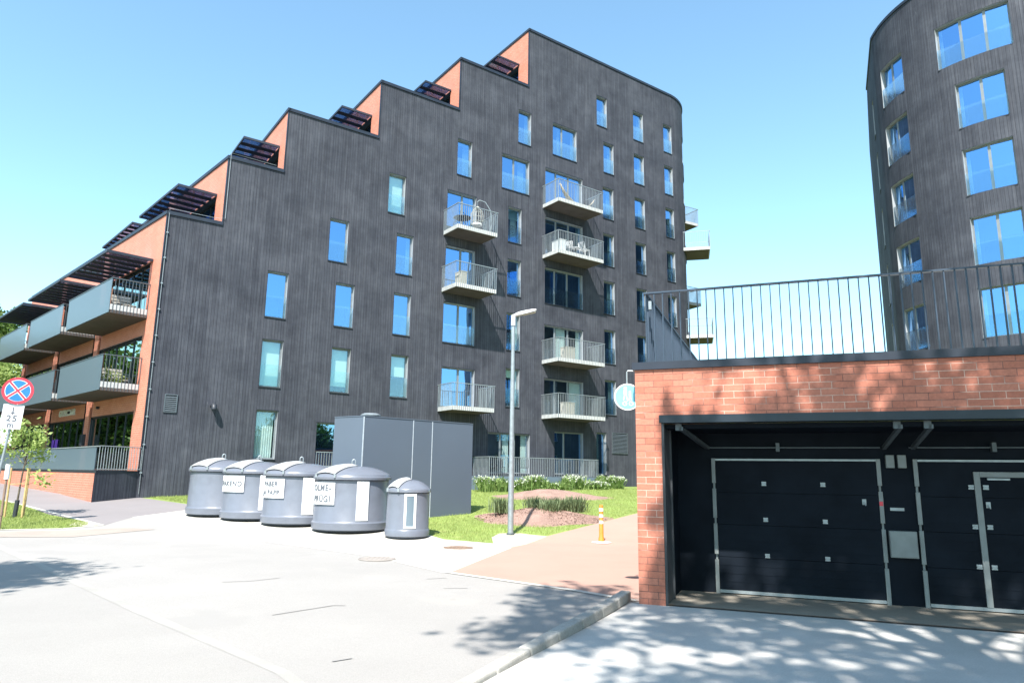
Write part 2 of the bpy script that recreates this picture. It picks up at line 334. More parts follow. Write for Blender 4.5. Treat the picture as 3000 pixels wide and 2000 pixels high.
drape([(-0.98, 12.45), (0.07, 16.64), (1.01, 18.84), (4.18, 23.94), (12, 36), (20, 47), (22, 46), (14, 34.6), (6.5, 21), (1.95, 9.8), (1.74, 9.85), (0.92, 10.74)], 0.022, 'cycle_path', 'red')
def strip(a, b, w_):
    a, b = Vector(a), Vector(b); n = (b - a).normalized(); n = Vector((-n.y, n.x)) * w_ / 2
    return [tuple(a + n), tuple(a - n), tuple(b - n), tuple(b + n)]
drape(strip((-1.05, 12.40), (0.92, 10.72), 0.13), 0.028, 'flush_kerb', 'concrete')
drape(strip((0.92, 10.72), (1.72, 9.88), 0.13), 0.029, 'flush_kerb', 'concrete')
drape(strip((-17.9, 25.35), (-11.05, 19.62), 0.12), 0.026, 'lawn_edging', 'concrete')
drape(strip((-11.05, 19.55), (-11.7, 18.93), 0.12), 0.026, 'lawn_edging', 'concrete')
drape(strip((-11.7, 18.93), (-14.5, 18.2), 0.10), 0.026, 'lawn_edging', 'concrete')
drape([(-0.38, 17.5), (0.07, 16.7), (1.0, 18.8), (0.62, 19.0), (0.3, 19.25), (-0.25, 19.2), (-0.45, 18.5)], 0.016, 'gravel_patch', 'gravel')
drape([(-12.2, 20.35), (-11.1, 19.75), (-11.4, 19.4), (-11.9, 19.5)], 0.017, 'gravel_patch', 'gravel')
# cracks / worn lines in the asphalt
for pts in ([(-4.3, 11.0), (-3.9, 11.15), (-3.6, 11.5)], [(-2.75, 8.6), (-2.45, 8.95), (-2.2, 9.25), (-2.05, 9.25)], [(-1.3, 11.6), (-1.0, 11.75)], [(-0.95, 10.7), (-0.6, 10.75)], [(-1.55, 6.6), (-1.4, 6.72)]):
    mb = MB()
    for a, b in zip(pts, pts[1:]):
        q = strip(a, b, 0.025); mb.quad(*[(x, y, 0.0115) for x, y in q])
    struct(mb.build('road_crack', 'crack'))

# ------------------------------------------------------------------ wall path helpers
class Path:                     # piecewise path in plan; at(u) -> point, outward normal
    def __init__(s, fn): s.fn = fn
    def P(s, u, z, off=0):
        p, n = s.fn(u); return Vector((p[0] + n[0] * off, p[1] + n[1] * off, z))
    def T(s, u):
        return (s.P(u + 0.01, 0) - s.P(u - 0.01, 0)).normalized()
AZF = rad(35.472); DF = np.array([math.cos(AZF), math.sin(AZF)]); NF = np.array([math.sin(AZF), -math.cos(AZF)]); OF = np.array([0, 36.662])
U0, RC = 13.0, 3.5; TH = rad(100)
CF = OF + DF * U0 - NF * RC
def fF(u):
    if u <= U0: return OF + DF * u, NF
    t = (u - U0) / RC
    if t <= TH:
        n = NF * math.cos(t) + DF * math.sin(t); return CF + n * RC, n
    n = NF * math.cos(TH) + DF * math.sin(TH); d = -NF * math.sin(TH) + DF * math.cos(TH)
    return CF + n * RC + d * (u - U0 - RC * TH), n
PF = Path(fF)
AZL = rad(136.2); DL = np.array([math.cos(AZL), math.sin(AZL)]); NL = np.array([-math.sin(AZL), math.cos(AZL)]); OL = np.array([-13.94, 26.73])
PL = Path(lambda u: (OL + DL * u, NL))
AZG = rad(-21.36); DG = np.array([math.cos(AZG), math.sin(AZG)]); NG = np.array([math.sin(AZG), -math.cos(AZG)]); OG = np.array([0, 10.3])
PG = Path(lambda u: (OG + DG * u, NG))
CT = np.array([23.7, 30.6]); RT = 5.9; A0 = rad(168); A1 = rad(252)
def fT(s):
    if s < 0:
        p = CT + RT * np.array([math.cos(A0), math.sin(A0)]); q = np.array([20.0, 36.4]); d = (q - p) / np.linalg.norm(q - p)
        return p + d * (-s), np.array([-d[1], d[0]])
    a = A0 + s / RT
    if a <= A1: n = np.array([math.cos(a), math.sin(a)]); return CT + n * RT, n
    n = np.array([math.cos(A1), math.sin(A1)]); return CT + n * RT + np.array([-n[1], n[0]]) * (s - (A1 - A0) * RT), n
PT = Path(fT)
def wall_grid(path, us, zs, inside, holes, off=0.0):
    mb = MB()
    us = sorted(set([round(x, 4) for x in us] + [round(h[i], 4) for h in holes for i in (0, 1)]))
    zs = sorted(set([round(x, 4) for x in zs] + [round(h[i], 4) for h in holes for i in (2, 3)]))
    # merge z rows per column to reduce quads
    for a, b in zip(us, us[1:]):
        um = (a + b) / 2; z0 = None
        hs = [h for h in holes if h[0] < um < h[1]]
        for c, d in zip(zs, zs[1:]):
            zm = (c + d) / 2
            ok = inside(um, zm) and not any(h[2] < zm < h[3] for h in hs)
            if ok and z0 is None: z0 = c
            if z0 is not None and (not ok or d == zs[-1]):
                z1 = d if ok else c
                mb.quad(path.P(a, z0, off), path.P(b, z0, off), path.P(b, z1, off), path.P(a, z1, off), [(a, z0), (b, z0), (b, z1), (a, z1)]); z0 = None
    return mb
def wbox(mb, path, u0, u1, z0, z1, o0, o1):   # box along a straight stretch of a path
    A = path.P(u0, z0, o0); B = path.P(u1, z0, o0); D = path.P(u0, z0, o1)
    return mb.fbox(A, B - A, D - A, (0, 0, z1 - z0))

# ------------------------------------------------------------------ window builder
def window(path, root, u0, u1, z0, z1, divs=(), guard=None, curtain=None, blind=None, rec=0.16, fw=0.055, glass='glass', frame='frame', depth=0.9, jamb='jamb', label=None):
    edges = [u0] + list(divs) + [u1]
    fr = MB(); pn = MB()
    # reveals (sheet metal) + black drip trim are in their own sub-parts
    rv = MB()
    P = path.P
    rv.quad(P(u0, z0, 0), P(u0, z0, -rec), P(u0, z1, -rec), P(u0, z1, 0))
    rv.quad(P(u1, z0, 0), P(u1, z1, 0), P(u1, z1, -rec), P(u1, z0, -rec))
    for a, b in zip(edges, edges[1:]):
        rv.quad(P(a, z1, 0), P(a, z1, -rec), P(b, z1, -rec), P(b, z1, 0))
        rv.quad(P(a, z0, 0), P(b, z0, 0), P(b, z0, -rec), P(a, z0, -rec))
        for (p, q, r, s) in ((a, b, z0, z0 + fw), (a, b, z1 - fw, z1), (a, a + fw, z0 + fw, z1 - fw), (b - fw, b, z0 + fw, z1 - fw)):
            A = P(p, r, -rec - 0.05); B = P(q, r, -rec - 0.05); n = (P(p, r, 0) - P(p, r, -1)).normalized()
            fr.fbox(A, B - A, n * 0.045, (0, 0, s - r))
        pn.quad(P(a + fw, z0 + fw, -rec - 0.03), P(b - fw, z0 + fw, -rec - 0.03), P(b - fw, z1 - fw, -rec - 0.03), P(a + fw, z1 - fw, -rec - 0.03))
    f = fr.build('window', frame, root)
    if label: f['label'] = label
    pn.build('pane', glass, f)
    rv.build('reveal', jamb, f)
    sl = MB(); A = P(u0 - 0.02, z0 - 0.045, -rec); B = P(u1 + 0.02, z0 - 0.045, -rec); n = (P(u0, 0, 0) - P(u0, 0, -1)).normalized()
    sl.fbox(A, B - A, n * (rec + 0.035), (0, 0, 0.04))
    hd = MB(); A = P(u0 - 0.02, z1 + 0.003, -0.02); B = P(u1 + 0.02, z1 + 0.003, -0.02); hd.fbox(A, B - A, n * 0.035, (0, 0, 0.035))
    sl.build('sill', 'sill', f)
    hd.build('head_trim', 'sill', f)
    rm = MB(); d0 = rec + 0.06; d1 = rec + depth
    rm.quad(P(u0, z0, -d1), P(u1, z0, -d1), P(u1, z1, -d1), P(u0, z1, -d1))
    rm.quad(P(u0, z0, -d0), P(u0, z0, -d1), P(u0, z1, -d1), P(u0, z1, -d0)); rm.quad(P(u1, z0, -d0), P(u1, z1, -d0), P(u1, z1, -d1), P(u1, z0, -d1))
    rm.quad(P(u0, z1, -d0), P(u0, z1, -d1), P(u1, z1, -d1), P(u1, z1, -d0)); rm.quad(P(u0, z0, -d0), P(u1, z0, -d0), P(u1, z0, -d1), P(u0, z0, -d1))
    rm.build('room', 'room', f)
    if curtain:
        cm = MB()
        for (a, b) in curtain:
            ua, ub = u0 + (u1 - u0) * a, u0 + (u1 - u0) * b; n_ = max(4, int((ub - ua) / 0.045)); tie = random.random() < 0.5
            for k in range(n_):
                x0, x1 = ua + (ub - ua) * k / n_, ua + (ub - ua) * (k + 1) / n_; o0, o1 = (-0.30, -0.335) if k % 2 else (-0.335, -0.30)
                cm.quad(P(x0, z0 + 0.03, o0), P(x1, z0 + 0.03, o1), P(x1, z1, o1), P(x0, z1, o0))
        cm.build('curtain', 'curtain', f)
    if blind:
        z = z1 - (z1 - z0) * blind; bm_ = MB().quad(P(u0 + 0.05, z, -0.27), P(u1 - 0.05, z, -0.27), P(u1 - 0.05, z1, -0.27), P(u0 + 0.05, z1, -0.27)); bm_.build('blind', 'blind', f)
    if guard:
        zt = z0 + guard; gm = MB(); A = P(u0 + 0.01, z0 + 0.05, -0.03); B = P(u1 - 0.01, z0 + 0.05, -0.03); gm.fbox(A, B - A, n * 0.012, (0, 0, zt - z0 - 0.05)); gm.build('guard_panel', 'guard', f)
    return f

# ------------------------------------------------------------------ stepped apartment building
bldg = tag(empty('apartment_building', (0, 36.662, 0)), 'tall stepped black timber apartment building with red brick terrace walls and concrete balconies', 'building')
STEP = [(-17.12, 11.86), (-15.0, 14.86), (-12.64, 17.86), (-8.2, 20.87), (-3.66, 23.88), (0.95, 27.55)]
def top(u):
    z = STEP[0][1]
    for a, b in STEP:
        if u >= a: z = b
    return z
UEND = U0 + RC * TH + 16
zS = lambda fl: 0.487 + 1.65 + 3 * (fl - 1)
zT = lambda fl: 2.489 + 1.65 + 3 * (fl - 1)
zD = lambda fl: 1.87 + 3 * (fl - 1)     # door threshold
W = []   # u0,u1,z0,z1,opts
def nar(u, fl, wd=0.88, **k): W.append((u, u + wd, zS(fl), zT(fl), dict(guard=0.95 if fl > 1 else None, **k)))
nar(-12.98, 1, curtain=[(0.0, 0.9)]); nar(-12.98, 2, blind=0.97); nar(-12.98, 3)
nar(-10.36, 4); nar(-9.90, 3); nar(-9.90, 2, blind=0.85)
W.append((-10.38, -8.7, 1.87, 3.76, {}))
nar(-7.53, 5, blind=0.96); nar(-6.98, 4, curtain=[(0.75, 1)]); nar(-6.98, 3); nar(-6.98, 2, blind=0.5); nar(-6.98, 1)
nar(-3.70, 6, blind=0.12, curtain=[(0.55, 0.95)])
for fl in (5, 4): W.append((-4.22, -2.47, zD(fl), zT(fl) - 0.02, dict(divs=(-3.25,), curtain=[(0.86, 0.98)])))
W.append((-4.25, -2.38, zS(3) - 0.05, zT(3), dict(divs=(-3.3,), guard=0.95, curtain=[(0.8, 0.9)])))
W.append((-4.23, -2.32, zD(2), zT(2) - 0.3, dict(divs=(-3.2,))))
W.append((-1.42, 1.24, 1.70, 3.74, dict(divs=(-0.55, 0.33), curtain=[(0.42, 0.55), (0.86, 1.0)])))
nar(0.25, 7, curtain=[(0.72, 1)])
W.append((-0.83, 1.03, zS(6), zT(6), dict(divs=(0.05,), guard=0.95, curtain=[(0.68, 0.9)])))
nar(-0.36, 5, blind=0.3, curtain=[(0.4, 0.85)]); nar(-0.36, 4); nar(-0.37, 3, curtain=[(0.6, 1)]); nar(-0.37, 2, blind=0.22, curtain=[(0.6, 1)])
W.append((2.75, 4.58, zS(7), zT(7), dict(divs=(3.55,), guard=0.95, curtain=[(0.3, 0.4), (0.88, 1)])))
for fl in (6, 5): W.append((2.21, 5.03, zD(fl), zT(fl), dict(divs=(3.1, 4.05), curtain=[(0.9, 1)])))
W.append((2.20, 5.01, zS(4) - 0.05, zT(4), dict(divs=(3.02, 3.95), guard=0.95)))
W.append((2.19, 5.02, zD(3), zT(3) - 0.3, dict(divs=(3.05, 4.0), curtain=[(0, 0.08), (0.38, 0.6), (0.9, 1)])))
W.append((2.19, 5.02, zD(2), zT(2) - 0.3, dict(divs=(3.05, 4.0), curtain=[(0.72, 1)])))
W.append((2.93, 5.0, 1.70, zT(1) - 0.16, dict(divs=(3.7,))))
nar(6.26, 8, 0.85, curtain=[(0.75, 1)]); nar(6.80, 7, 0.85, curtain=[(0.7, 1)])
for fl in (6, 5, 4, 3, 2): nar(6.70, fl, 0.88, curtain=[(0.62, 1)] if fl % 2 == 0 else [(0.75, 1)])
W.append((6.0, 6.75, 1.72, zT(1) - 0.08, dict(curtain=[(0.1, 0.6)])))
for fl in range(1, 9): nar(9.46, fl, 0.90, curtain=[(0.7, 1)] if fl not in (5, 3) else None)
for fl in range(2, 9): nar(12.32, fl, 0.80, curtain=[(0.62, 1)])
for fl in range(2, 9): nar(U0 + 1.75, fl, 1.3)
W = [list(x) for x in W]
vents = [(-16.51, -16.04, 3.83, 4.54), (7.20, 8.44, 2.92, 4.13)]
us = [STEP[0][0]] + [a for a, b in STEP] + [UEND] + list(np.arange(U0, U0 + RC * TH + 0.01, 0.2))
zz = [0.2] + [b for a, b in STEP]
body = wall_grid(PF, us, zz, lambda u, z: z < top(u), [tuple(x[:4]) for x in W])
part(body, 'cladding_wall', 'clad', bldg)
for x in W:
    if (x[4].get('blind') or 0) > 0.4 or x[0] in (-12.98,) and x[2] < 5 or x[0] in (2.19, -0.37, -1.42): x[4]['glass'] = 'glassclear'
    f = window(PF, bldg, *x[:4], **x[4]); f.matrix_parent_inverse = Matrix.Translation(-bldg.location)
# coping along the roof edge of the black facade
ends = [a for a, b in STEP] + [UEND]
for i, (a, z) in enumerate(STEP):
    e = ends[i + 1]; cop = MB()
    seg = [a] + ([x for x in np.arange(U0, U0 + RC * TH + 0.01, 0.2)] if i == 5 else []) + [e]
    if i == 5: seg = [a] + [x for x in np.arange(U0, U0 + RC * TH, 0.2)] + [e]
    for p, q in zip(seg, seg[1:]):
        A, B = PF.P(p, z - 0.12, 0.05), PF.P(q, z - 0.12, 0.05); D, E_ = PF.P(p, z - 0.12, -0.40), PF.P(q, z - 0.12, -0.40)
        up = Vector((0, 0, 0.15))
        cop.add([A, B, E_, D, A + up, B + up, E_ + up, D + up], [(3, 2, 1, 0), (4, 5, 6, 7), (0, 1, 5, 4), (2, 3, 7, 6), (0, 4, 7, 3), (1, 2, 6, 5)])
    part(cop, 'roof_coping', 'coping', bldg)
# step walls
azs = [rad(136.2), rad(133.3)] + [rad(125.47)] * 4
lens = [21.1, 17, 14, 14, 14, 14]
def side_path(i):
    a = azs[i]; D = np.array([math.cos(a), math.sin(a)]); Nn = np.array([-math.sin(a), math.cos(a)])
    if Nn[1] > 0: Nn = -Nn
    p = fF(STEP[i][0])[0]
    return Path(lambda u, p=p, D=D, Nn=Nn: (p + D * u, Nn))
SP = [side_path(i) for i in range(6)]
for i in range(1, 6):
    pth = SP[i]; z0 = STEP[i - 1][1] - 0.95; z1 = STEP[i][1] - 0.12; zo = (STEP[i][1] - 1.5 if i < 5 else 25.68)
    bm_ = MB()
    bw = wall_grid(pth, [0, lens[i]], [z0, z1], lambda u, z: True, [(1.05, 6.5, z0, zo), (7.6, 12.6, z0, zo)])
    part(bw, 'brick_terrace_wall', 'brick', bldg)
    for a, b in ((1.05, 6.5), (7.6, 12.6)):
        fr = MB()
        for x in np.linspace(a, b - 0.07, 5): wbox(fr, pth, x, x + 0.07, z0, zo, -0.34, -0.28)
        wbox(fr, pth, a, b, zo - 0.08, zo, -0.36, -0.29)
        fo = part(fr, 'terrace_door', 'sill', bldg)
        pn = MB().quad(pth.P(a, z0, -0.33), pth.P(b, z0, -0.33), pth.P(b, zo, -0.33), pth.P(a, zo, -0.33)); pn.build('pane', 'glass', fo)
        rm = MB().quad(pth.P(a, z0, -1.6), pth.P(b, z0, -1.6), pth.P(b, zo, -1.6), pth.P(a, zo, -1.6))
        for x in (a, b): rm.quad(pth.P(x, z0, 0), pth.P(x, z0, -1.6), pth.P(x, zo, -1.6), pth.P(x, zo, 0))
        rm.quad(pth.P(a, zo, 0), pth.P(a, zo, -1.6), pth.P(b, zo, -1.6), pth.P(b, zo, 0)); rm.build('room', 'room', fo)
    # coping of the side wall
    cm = MB(); wbox(cm, pth, -0.05, lens[i], z1 + 0.003, z1 + 0.147, 0.05, -0.40); part(cm, 'side_coping', 'coping', bldg)
    # corner trim (black) where cladding meets brick
    cm = MB(); wbox(cm, pth, -0.03, 0.09, z0 + 0.9, z1, 0.0, 0.012); part(cm, 'corner_trim', 'coping', bldg)
# roof slabs / terrace decks
def deck(i):
    a, b = SP[i], (SP[i + 1] if i < 5 else None); z = STEP[i][1] - 0.95
    if b: return [a.P(0, z, -0.01), PF.P(STEP[i + 1][0], z, -0.01), b.P(lens[i + 1], z), a.P(lens[i], z)]
    return None
dk = MB()
for i in range(5): dk.add(deck(i), [(0, 1, 2, 3)])
r6 = [PF.P(x, 27.35, -0.1) for x in [STEP[5][0]] + list(np.arange(U0, U0 + RC * TH, 0.3)) + [UEND]] + [SP[5].P(lens[5], 27.35)]
dk.add(r6, [tuple(range(len(r6)))])
part(dk, 'roof_deck', 'coping', bldg)
# canopies of slats on the terraces
def canopy(path, u0, u1, z, out, root, name='slat_canopy'):
    mb = MB()
    for a, b in ((u0, u0 + 0.06), (u1 - 0.06, u1)): wbox(mb, path, a, b, z - 0.10, z, 0.01, out)
    wbox(mb, path, u0 + 0.06, u1 - 0.06, z - 0.10, z, out - 0.05, out)
    n = max(3, int((u1 - u0) / 0.62))
    for k in range(1, n):
        x = u0 + (u1 - u0) * k / n
        A = path.P(x, z - 0.02, 0.02); B = path.P(x, z - 0.02, out - 0.05); t = path.T(x)
        mb.fbox(A - t * 0.10 - Vector((0, 0, 0.03)), t * 0.20 + Vector((0, 0, -0.06)), B - A, (0, 0, 0.02))
    o = part(mb, name, 'canopy', root)
    gl = MB(); wbox(gl, path, u0 + 0.02, u1 - 0.02, z + 0.004, z + 0.012, 0.015, out - 0.005); gl.build('glass_cover', 'canopyglass', o); return o
for i in range(1, 6):
    zo = (STEP[i][1] - 1.45 if i < 5 else 25.75)
    canopy(SP[i], 0.95, 6.3, zo, 1.62, bldg)
    if i < 3: canopy(SP[i], 7.4, 12.8, zo, 1.62, bldg)
for a, b in ((0.98, 6.45), (7.5, 13.2), (14.2, 20.6)): canopy(PL, a, b, 10.06, 1.72, bldg)
# left brick facade
wins = [(1.5, 6.85), (7.95, 13.55), (14.75, 20.35)]
band = [(1.62, 3.87), (4.88, 6.92), (7.9, 10.0)]
fb = wall_grid(PL, [0, 21.1], [0.2, 11.74], lambda u, z: True, [(a, b, c, d) for a, b in wins for c, d in band] + [(1.03, 6.9, 1.55, 11.0 - 0.99), (7.5, 13.75, 1.55, 10.01), (14.35, 20.5, 1.55, 10.01)])
part(fb, 'brick_facade_wall', 'brick', bldg)
rb = wall_grid(PL, [1.03, 20.5], [1.5, 10.05], lambda u, z: not (6.9 < u < 7.5 or 13.75 < u < 14.35), [(a, b, c, d) for a, b in wins for c, d in band], off=-0.07)
ro = part(rb, 'recessed_brick_wall', 'brick', bldg)
rv = MB()
for a in (1.03, 6.9, 7.5, 13.75, 14.35, 20.5): rv.quad(PL.P(a, 1.5, 0), PL.P(a, 1.5, -0.072), PL.P(a, 10.01, -0.072), PL.P(a, 10.01, 0))
for a, b in ((1.03, 6.9), (7.5, 13.75), (14.35, 20.5)): rv.quad(PL.P(a, 10.01, 0), PL.P(a, 10.01, -0.072), PL.P(b, 10.01, -0.072), PL.P(b, 10.01, 0))
part(rv, 'brick_pilaster_side', 'brick', bldg)
PLr = Path(lambda u: (OL + DL * u - NL * 0.07, NL))
for bi, (a, b) in enumerate(wins):
    for fi, (c, d) in enumerate(band):
        n = 5; divs = [a + (b - a) * k / n for k in range(1, n)]
        f = window(PLr, bldg, a, b, c, d, divs=divs, glass='glassL', frame='sill', jamb='sill', depth=2.2, rec=0.06, fw=0.05, curtain=[(0.1, 0.2)] if fi == 1 and bi == 0 else None)
        f.matrix_parent_inverse = Matrix.Translation(-bldg.location)
cm = MB(); wbox(cm, PL, -0.04, 21.15, 11.743, 11.885, 0.05, -0.4); part(cm, 'side_coping', 'coping', bldg)
cm = MB(); wbox(cm, PL, -0.035, 0.06, 1.55, 11.74, 0.0, 0.012); part(cm, 'corner_trim', 'coping', bldg)
# downpipes / lightning wire at the brick corner and on the terrace edges
dp = MB(); dp.tube([PF.P(-17.05, 0.75, 0.05), PF.P(-17.05, 11.7, 0.05), PF.P(-17.05, 12.0, 0.03), PF.P(-15.3, 12.0, 0.0), PF.P(-14.93, 12.05, 0.05), PF.P(-14.93, 15.0, 0.05), PF.P(-13.0, 14.98, 0.02)], 0.010, 6)
for z in np.arange(1.5, 11.8, 1.05): dp.fbox(PF.P(-17.09, z, 0.0), PF.P(-17.01, z, 0) - PF.P(-17.09, z, 0), PF.P(0, 0, 0.07) - PF.P(0, 0, 0), (0, 0, 0.05))
part(dp, 'lightning_wire', 'galv', bldg)
# end + back closure
bk = MB(); e1 = PL.P(21.1, 0.2); e2 = e1 + Vector((DF[0], DF[1], 0)) * 14; e3 = PF.P(UEND, 0.2)
for p, q, z in ((e1, e2, 11.74), (e2, e3, 11.74)): bk.quad(p, q, q + V(0, 0, z), p + V(0, 0, z))
part(bk, 'rear_wall', 'clad', bldg)
# vents, duct
def louvre(u0, u1, z0, z1, root):
    mb = MB()
    for p in ((u0, u1, z0, z0 + 0.04), (u0, u1, z1 - 0.04, z1), (u0, u0 + 0.04, z0 + 0.04, z1 - 0.04), (u1 - 0.04, u1, z0 + 0.04, z1 - 0.04)): wbox(mb, PF, *p, 0.003, 0.045)
    n = int((z1 - z0) / 0.085)
    for k in range(n):
        z = z0 + 0.06 + (z1 - z0 - 0.12) * k / n; A = PF.P(u0 + 0.04, z, 0.045); B = PF.P(u1 - 0.04, z, 0.045)
        mb.fbox(A, B - A, (PF.P(0, 0, -0.035) - PF.P(0, 0, 0)) + V(0, 0, 0.045), (0, 0, 0.012))
    o = part(mb, 'louvre_vent', 'galvdark', root)
    MB().quad(PF.P(u0, z0, 0.004), PF.P(u1, z0, 0.004), PF.P(u1, z1, 0.004), PF.P(u0, z1, 0.004)).build('backing', 'doorblack', o)
for v in vents: louvre(*v, bldg)
q = PF.P(-14.72, 4.2, 0); n = (PF.P(0, 0, 1) - PF.P(0, 0, 0)).normalized()
m_ = MB(); m_.tube([q, q + n * 0.16, q + n * 0.24 + V(0, 0, -0.03), q + n * 0.28 + V(0, 0, -0.10), q + n * 0.28 + V(0, 0, -0.16)], 0.11, 18); part(m_, 'duct_outlet', 'dark', bldg, smooth=True)

# balconies of the black facade
def balcony(path, u0, u1, dep, zb, root, post=0.0, th=0.20):
    sl = MB(); wbox(sl, path, u0, u1, zb, zb + th, 0.002, dep)
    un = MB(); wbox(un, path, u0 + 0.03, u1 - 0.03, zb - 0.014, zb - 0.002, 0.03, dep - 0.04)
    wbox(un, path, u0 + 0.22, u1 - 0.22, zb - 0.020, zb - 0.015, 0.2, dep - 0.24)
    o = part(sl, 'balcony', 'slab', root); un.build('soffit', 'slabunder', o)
    r = MB(); zt = zb + 1.27; d = dep + 0.022
    for x in np.arange(u0 + 0.0, u1 + 0.001, (u1 - u0) / round((u1 - u0) / 0.115)):
        A = path.P(x - 0.005, zb + 0.0, dep + 0.004); t = path.T(x); nn = (path.P(x, 0, 1) - path.P(x, 0, 0)).normalized()
        r.fbox(A, t * 0.010, nn * 0.026, (0, 0, zt - zb))
    for side in (u0, u1):
        s = -1 if side == u0 else 1
        for y in np.arange(0.06, dep, 0.115):
            nn = (path.P(side, 0, 1) - path.P(side, 0, 0)).normalized(); t = path.T(side)
            r.fbox(path.P(side + s * 0.004, zb, y), t * (s * 0.026), nn * 0.010, (0, 0, zt - zb))
    wbox(r, path, u0 - 0.04, u1 + 0.04, zt, zt + 0.03, dep - 0.005, dep + 0.045)
    for side in (u0, u1):
        a, b = (side - 0.04, side + 0.005) if side == u0 else (side - 0.005, side + 0.04); wbox(r, path, a, b, zt, zt + 0.03, 0.0, dep - 0.006)
    r.build('railing', 'galv', o)
    return o
for fl in (6, 5, 3, 2): balcony(PF, 2.02, 5.32, 1.45, 1.62 + 3 * (fl - 1), bldg)
for fl in (5, 4, 2): balcony(PF, -4.40, -2.05, 1.42, 1.62 + 3 * (fl - 1), bldg)
def local_path(c, ang, r):   # straight path tangent to the curved end
    n = np.array([math.cos(ang), math.sin(ang)]); d = np.array([-n[1], n[0]])
    return Path(lambda u: (np.array(c) + n * r + d * u, n))
for ang, fls in ((rad(-14), (6, 4)), (rad(30), (7, 5))):
    lp = local_path(CF, ang, RC * 0.93)
    for fl in fls: balcony(lp, -1.15, 1.15, 1.75, 1.62 + 3 * (fl - 1), bldg)
# ground floor terrace with railing
def bars(path, u0, u1, z0, z1, off, step=0.115, w_=0.014, d_=0.028):
    r = MB()
    for x in np.linspace(u0, u1, max(2, round((u1 - u0) / step) + 1)):
        A = path.P(x - w_ / 2, z0, off); t = path.T(x); nn = (path.P(x, 0, 1) - path.P(x, 0, 0)).normalized(); r.fbox(A, t * w_, nn * d_, (0, 0, z1 - z0))
    wbox(r, path, u0 - 0.02, u1 + 0.02, z1, z1 + 0.03, off - 0.01, off + d_ + 0.01)
    return r
t_ = MB(); wbox(t_, PF, -2.35, 4.75, 0.3, 1.56, 0.003, 1.55); to = part(t_, 'garden_terrace', 'panelglass', bldg)
bars(PF, -2.3, 4.7, 1.58, 2.47, 1.50).build('railing', 'galv', to)
for uu in (-2.32, 4.72):
    r = MB()
    for y in np.arange(0.1, 1.5, 0.115): r.fbox(PF.P(uu, 1.58, y), PF.T(uu) * 0.028, (PF.P(0, 0, 0.014) - PF.P(0, 0, 0)), (0, 0, 0.9))
    wbox(r, PF, uu - 0.02, uu + 0.03, 2.47, 2.5, 0, 1.49); r.build('railing', 'galv', to)
t_ = MB(); wbox(t_, PF, -10.75, -8.4, 0.3, 1.60, 0.003, 1.1); to = part(t_, 'garden_terrace', 'panelglass', bldg)
bars(PF, -10.7, -8.45, 1.62, 2.45, 1.04).build('railing', 'galv', to)
# balconies and terrace of the brick facade
def pbalcony(u0, u1, zb, root, skew=0.0):
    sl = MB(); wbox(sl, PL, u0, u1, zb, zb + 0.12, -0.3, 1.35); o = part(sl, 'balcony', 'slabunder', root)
    fa = MB(); wbox(fa, PL, u0 - 0.002, u1 + 0.002, zb + 0.123, zb + 0.34, 1.30, 1.37); wbox(fa, PL, u0, u0 + 0.05, zb + 0.123, zb + 0.34, 0, 1.29); fa.build('fascia', 'slab', o)
    gp = MB(); wbox(gp, PL, u0 + 0.02, u1 - 0.02, zb + 0.02, zb + 1.36, 1.385, 1.405); gp.build('glass_panel', 'frosted', o)
    r = MB(); wbox(r, PL, u0 - 0.02, u1 + 0.02, zb + 1.365, zb + 1.40, 1.36, 1.42)
    for uu in (u0, u1):
        for y in np.arange(0.02, 1.36, 0.125): wbox(r, PL, uu - 0.015, uu + 0.015, zb + 0.0, zb + 1.365, y, y + 0.016)
        wbox(r, PL, uu - 0.02, uu + 0.02, zb + 1.366, zb + 1.40, 0.0, 1.355)
    r.build('railing', 'galvdark', o); return o
for zb in (7.6, 4.58):
    for a, b in ((0.98, 6.75), (7.62, 13.45), (14.2, 20.3)): pbalcony(a, b, zb, bldg)
tb = MB(); wbox(tb, PL, -0.62, 22.5, 0.3, 1.49, 1.60, 1.66); wbox(tb, PL, 22.45, 22.5, 0.3, 1.49, 0, 1.59)
to = part(tb, 'front_terrace', 'brick', bldg)
td = MB()
c0, c1, c2, c3 = PF.P(-17.12, 1.5, 0), PL.P(-0.65, 1.5, 1.63), PL.P(22.5, 1.5, 1.63), PL.P(22.5, 1.5, -0.3)
td.add([c0, c1, c2, c3, *[q + V(0, 0, 0.09) for q in (c0, c1, c2, c3)]], [(0, 1, 2, 3), (7, 6, 5, 4), (0, 4, 5, 1), (1, 5, 6, 2), (2, 6, 7, 3)]); td.build('terrace_deck', 'coping', to)
ew = MB(); a_, b_ = PL.P(-0.655, 0.3, 1.665), PF.P(-17.12, 0.3, 0.0)
ew.quad(a_, b_, b_ + V(0, 0, 1.2), a_ + V(0, 0, 1.2)); ew.build('terrace_end_wall', 'clad', to)
gp = MB(); wbox(gp, PL, -0.2, 22.4, 1.60, 2.42, 1.56, 1.58); gp.build('glass_panel', 'frosted', to)
r = MB(); wbox(r, PL, -0.55, 22.4, 2.425, 2.46, 1.54, 1.60)
A, B = PL.P(-0.55, 1.6, 1.57), PF.P(-17.10, 1.6, 0.05)
for k in range(17):
    p = A.lerp(B, k / 16); r.fbox(p, (0.016, 0, 0), (0, 0.016, 0), (0, 0, 0.83))
r.tube([A + V(0, 0, 0.85), B + V(0, 0, 0.85)], 0.018, 6); r.tube([A + V(0, 0, 0.04), B + V(0, 0, 0.04)], 0.015, 6)
r.build('railing', 'galv', to)
